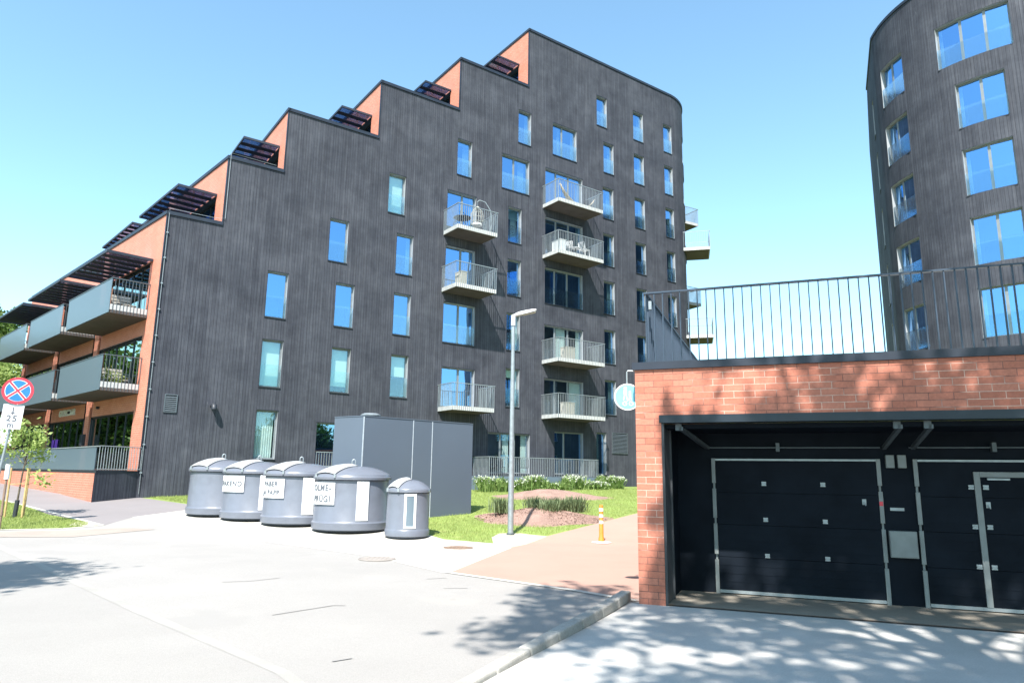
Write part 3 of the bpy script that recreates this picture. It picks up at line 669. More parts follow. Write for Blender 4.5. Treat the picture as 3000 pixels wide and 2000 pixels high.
# shop lettering, posters, wall lamps on the brick facade
def text_obj(txt, size, name, mat, mtx, parent=None, extrude=0.003, bend=None, align='CENTER', spacing=1.0):
    cu = bpy.data.curves.new(name, 'FONT'); cu.body = txt; cu.size = size; cu.extrude = extrude; cu.align_x = align; cu.align_y = 'CENTER'; cu.space_character = spacing; cu.resolution_u = 3; cu.offset = size * 0.028
    to_ = bpy.data.objects.new('tmp', cu); C.objects.link(to_); dg = bpy.context.evaluated_depsgraph_get(); me = bpy.data.meshes.new_from_object(to_.evaluated_get(dg)); bpy.data.objects.remove(to_)
    me.name = name
    if bend:
        for v in me.vertices: v.co = bend(v.co)
    else:
        me.transform(mtx)
    me.materials.clear(); me.materials.append(M[mat]); o = bpy.data.objects.new(name, me); C.objects.link(o)
    if parent: o.parent = parent
    return o
def wall_mtx(path, u, z, off, flip=False):
    t = path.T(u); n = (path.P(u, 0, 1) - path.P(u, 0, 0)).normalized()
    if t.cross(V(0, 0, 1)).dot(n) < 0: t = -t
    p = path.P(u, z, off); m = Matrix((t, V(0, 0, 1), n)).transposed().to_4x4(); m.translation = p; return m
lt = text_obj('GASTROBAAR', 0.42, 'shop_lettering', 'white', wall_mtx(PL, 10.7, 4.28, -0.05), bldg, 0.02); lt.matrix_parent_inverse = Matrix.Translation(-bldg.location)
for uu in (5.9, 10.2, 15.3):
    q = PL.P(uu, 4.28, -0.07); m_ = MB(); n = Vector((NL[0], NL[1], 0)); m_.tube([q, q + n * 0.12], 0.06, 12); part(m_, 'wall_lamp', 'dark', bldg)
m_ = MB(); wbox(m_, PL, 7.05, 7.35, 2.65, 3.15, 0.003, 0.16); part(m_, 'letter_box', 'dark', bldg, bevel=0.01)
m_ = MB(); wbox(m_, PLr, 11.95, 12.45, 2.55, 3.05, -0.055, -0.050); wbox(m_, PLr, 12.6, 13.0, 2.55, 3.05, -0.055, -0.050); part(m_, 'poster', 'purple', bldg)
m_ = MB()
for a, b in ((11.95, 12.45), (12.6, 13.0)):
    for c, d in ((1.95, 2.22), (2.26, 2.50)): wbox(m_, PLr, a, b, c, d, -0.055, -0.050)
part(m_, 'paper_notice', 'white', bldg)

# ------------------------------------------------------------------ round tower on the right
tw = tag(empty('round_tower', (23.7, 30.6, 0)), 'dark timber-clad apartment tower with a rounded corner behind the brick garage', 'building')
ang = lambda a: RT * (rad(a) - A0)
TW = []
for k in range(7):
    z1 = 21.22 - 3 * k
    TW.append((ang(175.3), ang(191.4), z1 - 1.97, z1, dict(divs=(ang(182.5),), guard=0.95, curtain=[(0.0, 0.12)])))
    if k == 0: TW.append((ang(208.3), ang(235.2), z1 - 1.97, z1 + 0.03, dict(divs=(ang(217.6), ang(226.6)), guard=0.95, curtain=[(0.0, 0.05)])))
    else: TW.append((ang(213.8), ang(231.2), z1 - 1.97, z1 + 0.05, dict(divs=(ang(222.8),), guard=0.95, curtain=[(0.0, 0.08)])))
    if 1: TW.append((-2.6, -2.0, z1 - 1.97, z1, {}))
seg = list(np.arange(0, RT * (A1 - A0), 0.25))
tb = wall_grid(PT, [-5.0] + seg + [RT * (A1 - A0), 22], [0.5, 23.45], lambda u, z: True, [t[:4] for t in TW])
part(tb, 'cladding_wall', 'clad', tw)
for x in TW:
    f = window(PT, tw, *x[:4], **x[4]); f.matrix_parent_inverse = Matrix.Translation(-tw.location)
cp = MB(); pts = [-5.0] + seg + [RT * (A1 - A0), 22]
for p, q in zip(pts, pts[1:]):
    A, B, D, E_ = PT.P(p, 23.4, 0.05), PT.P(q, 23.4, 0.05), PT.P(p, 23.4, -0.35), PT.P(q, 23.4, -0.35); up = V(0, 0, 0.14)
    cp.add([A, B, E_, D, A + up, B + up, E_ + up, D + up], [(3, 2, 1, 0), (4, 5, 6, 7), (0, 1, 5, 4), (2, 3, 7, 6), (0, 4, 7, 3), (1, 2, 6, 5)])
part(cp, 'roof_coping', 'coping', tw)
rf = [PT.P(x, 23.2, -0.1) for x in pts] + [V(40, 44, 23.2), V(24, 44, 23.2)]
part(MB().add(rf, [tuple(range(len(rf)))]), 'roof_deck', 'coping', tw)
q0, q1, q2, q3 = PT.P(-5, 0.5), V(24, 44, 0.5), V(40, 44, 0.5), PT.P(22, 0.5)
bk = MB()
for p, q in ((q0, q1), (q1, q2), (q2, q3)): bk.quad(p, q, q + V(0, 0, 22.9), p + V(0, 0, 22.9))
part(bk, 'rear_wall', 'clad', tw)

# ------------------------------------------------------------------ brick garage
gr = tag(empty('brick_garage', (2, 9.5, 0)), 'low red brick garage with black sectional doors and a railed roof deck', 'garage')
UL, UR = 1.84, 13.0; ZC = 3.095
gw = MB()
def gquad(mb, u0, u1, z0, z1, off): mb.quad(PG.P(u0, z0, off), PG.P(u1, z0, off), PG.P(u1, z1, off), PG.P(u0, z1, off), [(u0, z0), (u1, z0), (u1, z1), (u0, z1)])
gquad(gw, UL, 2.185, 0, ZC, 0); gquad(gw, 2.185, UR, 2.47, ZC, 0)
L0, L1 = PG.P(UL, 0, 0), PG.P(UL, 0, -14); gw.quad(L1, L0, L0 + V(0, 0, ZC), L1 + V(0, 0, ZC), [(-14, 0), (0, 0), (0, ZC), (-14, ZC)])
gquad(gw, 12.2, UR, 0, 2.47, 0)
part(gw, 'brick_wall', 'gbrick', gr)
cp = MB(); wbox(cp, PG, UL - 0.035, UR, ZC + 0.002, ZC + 0.105, 0.035, -0.32)
cp.fbox(PG.P(UL - 0.035, ZC + 0.002, -0.321), PG.P(0.32, 0, 0) - PG.P(0, 0, 0), PG.P(0, 0, -13.6) - PG.P(0, 0, 0), (0, 0, 0.103)); part(cp, 'roof_coping', 'coping', gr)
dk = MB(); wbox(dk, PG, UL + 0.28, UR, ZC - 0.1, ZC + 0.04, -0.3, -14); part(dk, 'roof_deck', 'concrete', gr)
ln = MB(); wbox(ln, PG, 2.16, 12.2, 2.365, 2.468, 0.02, -0.2); part(ln, 'steel_lintel', 'lintel', gr)
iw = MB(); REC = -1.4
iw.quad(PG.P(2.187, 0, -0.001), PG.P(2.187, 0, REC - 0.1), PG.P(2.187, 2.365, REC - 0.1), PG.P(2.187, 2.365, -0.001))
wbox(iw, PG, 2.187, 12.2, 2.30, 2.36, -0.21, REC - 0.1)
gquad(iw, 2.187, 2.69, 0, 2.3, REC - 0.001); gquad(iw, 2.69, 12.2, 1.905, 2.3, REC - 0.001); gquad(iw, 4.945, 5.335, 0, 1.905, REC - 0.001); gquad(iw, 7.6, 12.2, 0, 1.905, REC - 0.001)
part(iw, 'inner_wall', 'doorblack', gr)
jb = MB(); wbox(jb, PG, 2.19, 2.20, 0, 2.36, 0.0, -0.62); wbox(jb, PG, 2.20, 2.215, 0, 2.36, -0.02, -0.05); wbox(jb, PG, 2.20, 2.225, 0, 2.36, -0.58, -0.62); part(jb, 'steel_jamb', 'jambsteel', gr)
# roof slab above recess edge
def gdoor(u0, u1, wicket=None):
    d = MB(); n = 6; zb, zt = 0.075, 1.895
    if wicket: segs = [(u0, wicket[0]), (wicket[0] + 0.075, wicket[1])]
    else: segs = [(u0, u1)]
    for k in range(4):
        a, b = zb + (zt - zb) * k / 4, zb + (zt - zb) * (k + 1) / 4 - 0.006
        for s0, s1 in segs:
            wbox(d, PG, s0, s1, a, b if not wicket or s0 == u0 or k < 3 else 1.70, REC + 0.002, REC + 0.04)
            for r_ in range(1, 4):
                z = a + (b - a) * r_ / 4; wbox(d, PG, s0 + 0.01, s1 - 0.01, z - 0.004, z + 0.004, REC + 0.040, REC + 0.044)
    if wicket: wbox(d, PG, wicket[0], u1, 1.772, 1.895, REC + 0.003, REC + 0.039)
    o = part(d, 'garage_door', 'doorblack', gr)
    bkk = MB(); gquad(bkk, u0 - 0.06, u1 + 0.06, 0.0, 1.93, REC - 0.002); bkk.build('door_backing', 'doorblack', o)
    for a in (u0 - 0.058, u1 + 0.004):
        gd = MB(); wbox(gd, PG, a + 0.012, a + 0.04, 0.0, 1.93, REC + 0.003, REC + 0.009)
        for c, e in ((0.0, 0.48), (0.56, 0.99), (1.07, 1.49), (1.57, 1.93)): wbox(gd, PG, a, a + 0.052, c, e, REC + 0.01, REC + 0.05)
        gd.build('door_guide', 'guide', o)
    st = MB(); wbox(st, PG, u0 - 0.003, u1 + 0.003, 1.898, 1.925, REC + 0.01, REC + 0.06); st.build('edge_strip', 'galv', o); st = MB(); wbox(st, PG, u0, u1, 0.03, 0.072, REC + 0.01, REC + 0.055); st.build('edge_strip', 'galv', o)
    hz = (1.57, 1.065, 0.566)
    xs = (3.415, 4.197) if not wicket else (5.985, 6.15)
    for x in xs:
        for z in hz:
            hg = MB(); wbox(hg, PG, x - 0.032, x + 0.032, z + 0.004, z + 0.030, REC + 0.045, REC + 0.056); wbox(hg, PG, x - 0.032, x + 0.032, z - 0.028, z - 0.006, REC + 0.045, REC + 0.054); wbox(hg, PG, x - 0.026, x + 0.026, z - 0.005, z + 0.003, REC + 0.045, REC + 0.062)
            hg.build('hinge_plate', 'galv', o)
    h = MB(); x = 4.70 if not wicket else 6.15
    wbox(h, PG, x - 0.02, x + 0.03, 1.31, 1.385, REC + 0.045, REC + 0.06); h.tube([PG.P(x, 1.34, REC + 0.06), PG.P(x, 1.34, REC + 0.09), PG.P(x + 0.02, 1.30, REC + 0.09)], 0.008, 6); h.build('door_handle', 'galv', o)
    if wicket:
        wf = MB(); wbox(wf, PG, wicket[0] + 0.003, wicket[0] + 0.072, 0.075, 1.769, REC + 0.02, REC + 0.065); wbox(wf, PG, wicket[0] + 0.075, wicket[1] + 0.07, 1.702, 1.769, REC + 0.02, REC + 0.065); wbox(wf, PG, wicket[1] + 0.003, wicket[1] + 0.07, 0.075, 1.70, REC + 0.02, REC + 0.065)
        wf.build('wicket_frame', 'guide', o)
        cl = MB(); wbox(cl, PG, 6.17, 6.42, 1.665, 1.69, REC + 0.045, REC + 0.08); cl.build('door_closer', 'galv', o)
    return o
gdoor(2.75, 4.885); gdoor(5.395, 7.54, wicket=(6.02, 6.85))
cb = MB(); wbox(cb, PG, 4.972, 5.30, 0.635, 0.98, REC + 0.003, REC + 0.12); co_ = part(cb, 'control_cabinet', 'guide', gr, bevel=0.006)
c2 = MB(); wbox(c2, PG, 4.985, 5.287, 0.65, 0.965, REC + 0.122, REC + 0.128); c2.build('cabinet_door', 'guide', co_)
for a in (5.006, 5.15):
    ob = MB(); wbox(ob, PG, a, a + 0.105, 1.81, 1.985, REC + 0.003, REC + 0.09); part(ob, 'door_operator_box', 'guide', gr, bevel=0.008)
st = MB(); wbox(st, PG, 5.02, 5.19, 1.24, 1.28, REC + 0.003, REC + 0.008); part(st, 'label_strip', 'galv', gr)
st = MB(); wbox(st, PG, 4.89, 4.935, 1.30, 1.36, REC + 0.052, REC + 0.054); part(st, 'warning_sticker', 'signred', gr)
for (ua, ub) in ((2.62, 2.40), (4.98, 5.04), (5.33, 5.37)):
    tr = MB(); a, b = PG.P(ua, 2.06, REC + 0.03), PG.P(ub, 2.27, -0.16); d = (b - a); s_ = PG.T(0) * 0.05
    tr.fbox(a, d, s_, (0, 0, 0.05)); tr.fbox(b - s_, s_ * 1.6, PG.P(0, 0, -0.06) - PG.P(0, 0, 0), (0, 0, 0.09))
    part(tr, 'door_track', 'galvdark', gr)
for uu in (3.63, 6.28):
    mt = MB(); wbox(mt, PG, uu - 0.025, uu + 0.025, 2.03, 2.15, REC + 0.02, REC + 0.12); part(mt, 'spring_bracket', 'galvdark', gr)
for a, b in ((2.65, 4.95), (5.3, 7.6)):
    tsn = MB(); tsn.tube([PG.P(a, 2.085, REC + 0.07), PG.P(b, 2.085, REC + 0.07)], 0.010, 6)
    part(tsn, 'spring_shaft', 'galvdark', gr)
# deck railing
rl = MB()
zr0, zr1 = ZC + 0.1, 4.19
for x in np.arange(2.0, UR, 0.1185): wbox(rl, PG, x - 0.006, x + 0.006, zr0, zr1, -0.06, -0.10)
wbox(rl, PG, 1.97, UR, zr1, zr1 + 0.022, -0.05, -0.11)
for y in np.arange(0.22, 13.4, 0.1185):
    wbox(rl, PG, 1.975, 2.015, zr0, zr1, -y, -y - 0.012)
wbox(rl, PG, 1.97, 2.02, zr1, zr1 + 0.022, -0.111, -13.5)
part(rl, 'railing', 'rail', gr)
lk = MB(); wbox(lk, PG, 2.03, 2.07, 3.98, 4.1, -0.12, -0.18); part(lk, 'railing_clamp', 'galv', gr)
# ground at the garage
ap = [tuple(PG.P(1.84, 0, 0.0)[:2]), tuple(PG.P(14, 0, 0.0)[:2]), (16, 1), (14, -12), (-3.6, -12), (-2.2, 2.0), (-0.55, 5.35), (-0.02, 6.4), (0.82, 8.05), (1.62, 9.7)]
drape(ap, 0.030, 'garage_apron', 'apron')
drape([tuple(PG.P(a, 0, b)[:2]) for a, b in ((2.19, -0.12), (12.2, -0.12), (12.2, -1.5), (2.19, -1.5))], 0.034, 'garage_floor', 'floor')
drape([tuple(PG.P(a, 0, b)[:2]) for a, b in ((2.19, -0.085), (12.2, -0.085), (12.2, -0.12), (2.19, -0.12))], 0.038, 'drain_slot', 'rust')
# kerb stones
kp = [(1.66, 9.92), (1.40, 9.30), (1.12, 8.68), (0.82, 8.05), (0.52, 7.45), (0.22, 6.86), (-0.08, 6.25), (-0.38, 5.62), (-0.70, 4.98)]
kh = [0.13, 0.13, 0.12, 0.115, 0.10, 0.08, 0.06, 0.05, 0.045]
for i in range(len(kp) - 1):
    a, b = Vector((*kp[i], 0)), Vector((*kp[i + 1], 0)); d = (b - a); nn = Vector((-d.y, d.x, 0)).normalized() * (-1)
    a = a + d * 0.012; d = d * 0.976; h0, h1 = kh[i], kh[i + 1]; wv = nn * 0.16
    p = [a, a + wv, a + d + wv, a + d]; tp = [a + V(0, 0, h0), a + wv * 0.88 + V(0, 0, h0), a + d + wv * 0.88 + V(0, 0, h1), a + d + V(0, 0, h1)]
    o = MB().add(p + tp, [(3, 2, 1, 0), (4, 5, 6, 7), (0, 1, 5, 4), (1, 2, 6, 5), (2, 3, 7, 6), (3, 0, 4, 7)]).build('kerb_stone', 'kerb', bevel=0.018)
    tag(o, ['first kerb stone, the highest, touching the foot of the brick garage pillar', 'second kerb stone from the garage pillar', 'third kerb stone from the garage pillar', 'fourth kerb stone from the garage pillar, half in leaf shade', 'fifth kerb stone counted from the garage pillar', 'sixth kerb stone from the pillar, sinking towards the road', 'seventh kerb stone from the pillar, nearly flush with the asphalt', 'last low kerb stone nearest the viewpoint'][i], 'kerb', 'kerb stones between road and garage apron')

# ------------------------------------------------------------------ waste containers
def container(x, y, R_, H, face, sign=None, strip_ang=16, big=True, label='', opening=False):
    z0 = g(y) + 0.008; root = empty('waste_container', (x, y, z0)); root.rotation_euler.z = face
    tag(root, label, 'waste container', 'grey round waste containers on the concrete pad')
    k = R_ / 1.03; hb = H * 0.80
    b = MB(); b.lathe([(0, 0.03), (R_ * 0.95, 0.03), (R_ * 0.985, 0.045), (R_ * 0.995, 0.20 * H / 1.6), (R_ * 0.97, 0.225 * H / 1.6), (R_ * 0.955, 0.25 * H / 1.6), (R_ * 0.93, hb - 0.05)], 64); bo = b.build('body', 'bin', root, smooth=True)
    s = MB(); s.lathe([(R_ * 0.90, 0.0), (R_ * 0.93, 0.0), (R_ * 0.93, 0.04)], 48); s.build('base_ring', 'bindark', root)
    gp = MB(); gp.lathe([(R_ * 0.925, hb - 0.07), (R_ * 0.925, hb)], 64); gp.build('gap_seal', 'bindark', root)
    l = MB(); dome = [(R_ * 0.945, hb - 0.03), (R_ * 1.0, hb - 0.025), (R_ * 1.005, hb + 0.035), (R_ * 0.985, hb + 0.06), (R_ * 0.975, hb + 0.085 * k + 0.02)]
    n = 9
    zb = hb + 0.085 * k + 0.02; zt = H
    for i in range(1, n + 1):
        t = i / n * math.pi / 2; q_ = 1 - i / n; dome.append((R_ * 0.975 * q_ if i < n else 0.0005, zb + (zt - zb) * (1 - q_ ** 2.7)))
    l.lathe(dome, 64); lo = l.build('lid', 'binlid', root, smooth=True)
    # flap following the dome, a little above it
    fa, fw_ = rad(-136), 0.34 * R_
    f = MB(); rows = []
    for i in range(9):
        rr = R_ * (0.10 + 0.86 * i / 8)
        zz_ = zb + (zt - zb) * (1 - min(1, rr / (R_ * 0.975)) ** 2.7) + 0.04
        rows.append([(rr * math.cos(fa) - s_ * fw_ * (0.8 + 0.2 * i / 8) * math.sin(fa), rr * math.sin(fa) + s_ * fw_ * (0.8 + 0.2 * i / 8) * math.cos(fa), zz_ - 0.05 * s_ * s_) for s_ in (-1, -0.5, 0, 0.5, 1)])
    vs = [p for r_ in rows for p in r_]; fs = [(i * 5 + j, i * 5 + j + 1, (i + 1) * 5 + j + 1, (i + 1) * 5 + j) for i in range(8) for j in range(4)]
    f.add(vs, fs); fo = f.build('feed_flap', 'flap', root, smooth=True); so_ = fo.modifiers.new('t', 'SOLIDIFY'); so_.thickness = 0.025

    hg = MB()
    for s_ in (0, -1):
        p = Vector(rows[-1][s_]); hg.fbox(p + V(-0.02, -0.02, -0.08), (0.05, 0, 0), (0, 0.05, 0), (0, 0, 0.09))
    hg.build('flap_hinge', 'galv', root)
    if big:
        h = MB(); pts = [(-0.045, 0, H - 0.02), (-0.045, 0, H + 0.13), (-0.03, 0, H + 0.165), (0, 0, H + 0.18), (0.03, 0, H + 0.165), (0.045, 0, H + 0.13), (0.045, 0, H - 0.02)]
        h.tube(pts, 0.016, 8); h.build('lifting_loop', 'galv', root, smooth=True)
    zc0, zc1 = 0.27 * H / 1.6, hb - 0.06
    def curved(a0, a1, z0_, z1_, rr, th=0.012):
        m_ = MB(); nn_ = max(3, int((a1 - a0) / rad(4)))
        for i in range(nn_):
            t0, t1 = a0 + (a1 - a0) * i / nn_, a0 + (a1 - a0) * (i + 1) / nn_
            pp = lambda t, z, r_: (r_ * math.cos(t), r_ * math.sin(t), z)
            m_.quad(pp(t0, z0_, rr), pp(t1, z0_, rr), pp(t1, z1_, rr), pp(t0, z1_, rr))
            for zq in (z0_, z1_): m_.quad(pp(t0, zq, rr), pp(t1, zq, rr), pp(t1, zq, rr - th * 3), pp(t0, zq, rr - th * 3))
        for t in (a0, a1): m_.quad(pp(t, z0_, rr), pp(t, z1_, rr), pp(t, z1_, rr - th * 3), pp(t, z0_, rr - th * 3))
        return m_
    sa = rad(-90 + strip_ang); hwid = 0.165 / R_ if big else 0.155 / R_
    rs = R_ * 0.962 + 0.01
    if opening:
        cu_ = curved(sa - hwid, sa - hwid * 0.62, zc0, zc1, rs)
        for a0, a1, c_, d_ in ((sa + hwid * 0.62, sa + hwid, zc0, zc1), (sa - hwid * 0.62, sa + hwid * 0.62, zc0, zc0 + 0.05), (sa - hwid * 0.62, sa + hwid * 0.62, zc1 - 0.05, zc1)):
            m2 = curved(a0, a1, c_, d_, rs); cu_.add(m2.v, m2.f)
        cu_.build('white_strip', 'white', root)
        curved(sa - hwid * 0.6, sa + hwid * 0.6, zc0 + 0.05, zc1 - 0.05, rs - 0.012).build('strip_inlay', 'panelglass', root)
    else: curved(sa - hwid, sa + hwid, zc0, zc1, rs).build('white_strip', 'white', root)
    if sign:
        a0, a1, zA, zB, lines, size = sign
        po = curved(rad(-90 + a0), rad(-90 + a1), zA, zB, R_ * 0.972 + 0.012).build('sign_plate', 'white', root)
        mid = rad(-90 + (a0 + a1) / 2); rr = R_ * 0.972 + 0.023
        for i, tx in enumerate(lines):
            zc = (zA + zB) / 2 + (len(lines) / 2 - 0.5 - i) * size * 1.25
            def bend(co, zc=zc): a = mid + co.x / rr; return Vector(((rr + co.z) * math.cos(a), (rr + co.z) * math.sin(a), zc + co.y))
            text_obj(tx, size, 'sign_lettering', 'ink', None, po, 0.002, bend, spacing=1.12)
    return root
def facing(x, y): return math.atan2(-y, -x) + math.pi / 2
specs = [(-9.00, 22.30, 0.98, 1.66, None, 14, 'large grey waste container farthest left, without any lettering, half hidden by the next'),
         (-7.60, 21.52, 1.01, 1.66, (-76, -22, 0.78, 1.24, ['PAKEND'], 0.20), 13, 'large grey waste container whose white plate reads PAKEND'),
         (-6.05, 20.58, 1.03, 1.68, (-78, -24, 0.72, 1.24, ['PABER', 'JA PAPP'], 0.185), 14, 'large grey waste container whose white plate reads PABER JA PAPP'),
         (-4.30, 19.52, 1.04, 1.68, (-76, -26, 0.68, 1.24, ['OLME-', 'PRÜGI'], 0.225), 16, 'largest looking grey waste container whose white plate reads OLME-PRÜGI')]
for x, y, R_, H, sg, sa, lb in specs: container(x, y, R_, H, facing(x, y), sg, sa, True, lb)
container(-2.60, 18.36, 0.57, 1.42, facing(-2.6, 18.4), None, 6, False, 'small narrow grey waste container at the right end of the row, no lifting loop', True)

# ------------------------------------------------------------------ grey utility cabin
A_, B_, C_ = V(-4.33, 20.62, 0), V(-1.26, 23.38, 0), V(-5.34, 21.29, 0)
ub = tag(empty('utility_cabin', (-3.5, 22, 0.2)), 'tall blue-grey sheet metal utility cabin standing behind the waste containers', 'cabin')
D_ = C_ + (B_ - A_); mb = MB(); z0, z1 = 0.15, 3.27
for p, q in ((A_, B_), (B_, D_), (D_, C_), (C_, A_)): mb.quad(p + V(0, 0, z0), q + V(0, 0, z0), q + V(0, 0, z1), p + V(0, 0, z1))
mb.add([p + V(0, 0, z1) for p in (A_, B_, D_, C_)], [(0, 1, 2, 3)]); part(mb, 'panel_wall', 'steelbox', ub)
nf = (B_ - A_).cross(V(0, 0, 1)).normalized()
for t in (0.425, 0.60):
    p = A_.lerp(B_, t) + V(0, 0, z0 + 0.05); sm = MB(); sm.fbox(p, (B_ - A_).normalized() * 0.022, nf * 0.008, (0, 0, z1 - z0 - 0.06)); part(sm, 'joint_trim', 'seamlight', ub)
sm = MB(); sm.fbox(A_ + V(0, 0, z0) + nf * 0.002, (B_ - A_).normalized() * 0.035, nf * 0.010, (0, 0, z1 - z0)); part(sm, 'joint_trim', 'seamlight', ub)
rm_ = MB()
for p, q in ((A_, B_), (B_, D_), (D_, C_), (C_, A_)):
    d = (q - p); n_ = d.cross(V(0, 0, 1)).normalized(); rm_.fbox(p + V(0, 0, z1 + 0.002) + n_ * 0.015, d, -n_ * 0.06, (0, 0, 0.025))
part(rm_, 'roof_edge', 'steelbox', ub)
vc = MB(); vc.lathe([(0.20, 0), (0.20, 0.05), (0.30, 0.05), (0.30, 0.075), (0.2, 0.12), (0.0005, 0.135)], 24, (-4.25, 21.25, z1 + 0.02)); part(vc, 'roof_vent', 'galv', ub, smooth=True)

# ------------------------------------------------------------------ street lamp
lx, ly = 0.03, 18.98; lz = g(ly)
lp = tag(empty('street_lamp', (lx, ly, lz)), 'slim grey street lamp with a short angled head beside the mulch bed', 'street lamp')
m_ = MB(); m_.tube([(lx, ly, lz), (lx, ly, 1.3), (lx, ly, 5.72)], [0.077, 0.074, 0.045], 16); part(m_, 'pole', 'galv', lp, smooth=True)
m_ = MB(); m_.lathe([(0.08, 0), (0.105, 0), (0.105, 0.04), (0.08, 0.05)], 20, (lx, ly, lz)); part(m_, 'base_collar', 'galvdark', lp)
m_ = MB(); m_.tube([(lx, ly, 5.70), (lx, ly, 6.0)], [0.066, 0.066], 14); m_.tube([(lx - 0.02, ly, 5.97), (lx + 0.25, ly, 6.06)], [0.05, 0.045], 12); part(m_, 'bracket', 'flap', lp, smooth=True)
h = MB(); prof = [(0.0, 0.05, 0.035), (0.12, 0.085, 0.05), (0.30, 0.105, 0.05), (0.50, 0.11, 0.04), (0.60, 0.10, 0.025)]
vs = []
for d, hw, hh in prof:
    cx, cz = lx + 0.05 + d * 0.97, 6.02 + d * 0.22
    vs += [(cx, ly - hw, cz - hh), (cx, ly + hw, cz - hh), (cx, ly + hw * 0.8, cz + hh), (cx, ly - hw * 0.8, cz + hh)]
fs = [(0, 1, 2, 3), (19, 18, 17, 16)] + [(i * 4 + j, (i + 1) * 4 + j, (i + 1) * 4 + (j + 1) % 4, i * 4 + (j + 1) % 4) for i in range(4) for j in range(4)]
h.add(vs, fs); ho = part(h, 'lamp_head', 'flap', lp, bevel=0.012)
ln_ = MB(); a = V(lx + 0.27, ly - 0.08, 6.008); ln_.fbox(a, (0.34, 0, 0.078), (0, 0.16, 0), (0, 0, 0.01)); ln_.build('lens', 'wicker', ho)

# ------------------------------------------------------------------ flexible bollard
bx, by = 2.28, 17.9; bz = g(by) + 0.010
bo = tag(empty('traffic_bollard', (bx, by, bz)), 'orange flexible bollard with white bands on the salmon path', 'bollard')
m_ = MB(); m_.lathe([(0.0005, 0.0), (0.24, 0.0), (0.24, 0.01), (0.1, 0.028), (0.0005, 0.03)], 28, (bx, by, bz)); part(m_, 'base_plate', 'white', bo)
m_ = MB(); m_.lathe([(0.075, 0.025), (0.072, 0.1), (0.057, 0.14), (0.048, 0.86), (0.04, 0.9), (0.0005, 0.91)], 20, (bx, by, bz)); part(m_, 'post', 'orange', bo, smooth=True)
for z in (0.45, 0.60, 0.75):
    m_ = MB(); m_.lathe([(0.056, z), (0.0555, z + 0.075)], 20, (bx, by, bz)); part(m_, 'reflective_band', 'white', bo, smooth=True)

# ------------------------------------------------------------------ signs
def frame_mtx(c, to):      # sign plane facing point `to`
    n = (Vector(to) - Vector(c)); n.z = 0; n.normalize(); x = V(0, 0, 1).cross(n)
    m = Matrix((x, V(0, 0, 1), n)).transposed().to_4x4(); m.translation = c; return m
def disc(mb, r, z, th, n=48, r0=0.0):
    vs = []
    for zz_ in (z, z + th):
        for k in range(n): t = 2 * math.pi * k / n; vs.append((r * math.cos(t), r * math.sin(t), zz_))
    fs = [tuple(range(n))[::-1], tuple(range(n, 2 * n))] + [(k, (k + 1) % n, n + (k + 1) % n, n + k) for k in range(n)]
    mb.add(vs, fs)
def tmb(mb, m): mb.v = [tuple(m @ Vector(p)) for p in mb.v]; return mb
sx_, sy_ = -13.87, 18.66; sz = g(sy_)
sg = tag(empty('no_stopping_sign', (sx_, sy_, sz)), 'round red and blue no-stopping sign above a white 25 m plate on a leaning pole', 'road sign')
def sp(z): return V(-13.175 + (z - 3.68) * 0.092, 18.66, z)
m_ = MB(); m_.tube([V(sp(sz).x, sy_, sz), sp(4.0)], 0.030, 12); part(m_, 'pole', 'galv', sg)
fm = frame_mtx(sp(3.66) + V(0.02, -0.06, 0), (0, -4, 0)) @ Matrix.Rotation(rad(-4), 4, 'Z')
m_ = MB(); disc(m_, 0.355, 0, 0.012); do = part(tmb(m_, fm), 'sign_disc', 'signred', sg)
m_ = MB(); disc(m_, 0.287, 0.012, 0.004); tmb(m_, fm).build('white_border', 'white', do)
m_ = MB(); disc(m_, 0.275, 0.017, 0.004); tmb(m_, fm).build('blue_field', 'signblue', do)
def bar(mb, ang_, w_, L_, z, th):
    c, s = math.cos(ang_), math.sin(ang_); mb.fbox((-c * L_ + s * w_, -s * L_ - c * w_, z), (2 * c * L_, 2 * s * L_, 0), (-2 * s * w_, 2 * c * w_, 0), (0, 0, th))
m_ = MB(); bar(m_, rad(45), 0.040, 0.285, 0.0215, 0.002); bar(m_, rad(-45), 0.040, 0.285, 0.0217, 0.002); tmb(m_, fm).build('cross_border', 'white', do)
m_ = MB(); bar(m_, rad(45), 0.024, 0.29, 0.0242, 0.002); bar(m_, rad(-45), 0.024, 0.29, 0.0244, 0.002); tmb(m_, fm).build('red_cross', 'signred', do)
fm = frame_mtx(sp(2.97) + V(0.02, -0.05, 0), (0, -4, 0)) @ Matrix.Rotation(rad(-2.5), 4, 'Z')
m_ = MB(); m_.fbox((-0.23, -0.32, 0), (0.46, 0, 0), (0, 0.64, 0), (0, 0, 0.01)); po = part(tmb(m_, fm), 'distance_plate', 'white', sg)
m_ = MB(); m_.fbox((-0.015, 0.10, 0.011), (0.03, 0, 0), (0, 0.16, 0), (0, 0, 0.003)); m_.add([(-0.055, 0.12, 0.011), (0.0, 0.05, 0.011), (0.055, 0.12, 0.011), (-0.055, 0.12, 0.0145), (0, 0.05, 0.0145), (0.055, 0.12, 0.0145)], [(2, 1, 0), (3, 4, 5), (0, 1, 4, 3), (1, 2, 5, 4), (2, 0, 3, 5)]); tmb(m_, fm).build('arrow', 'ink', po)
text_obj('25', 0.22, 'lettering', 'ink', fm @ Matrix.Translation((0, -0.05, 0.0125)), po, 0.002, spacing=1.2)
text_obj('m', 0.20, 'lettering', 'ink', fm @ Matrix.Translation((0, -0.22, 0.0125)), po, 0.002)
mx_, my_ = -13.12, 18.6; mz = g(my_)
mp_ = tag(empty('marker_post', (mx_, my_, mz)), 'thin brown marker post with a white top at the lawn corner', 'post')
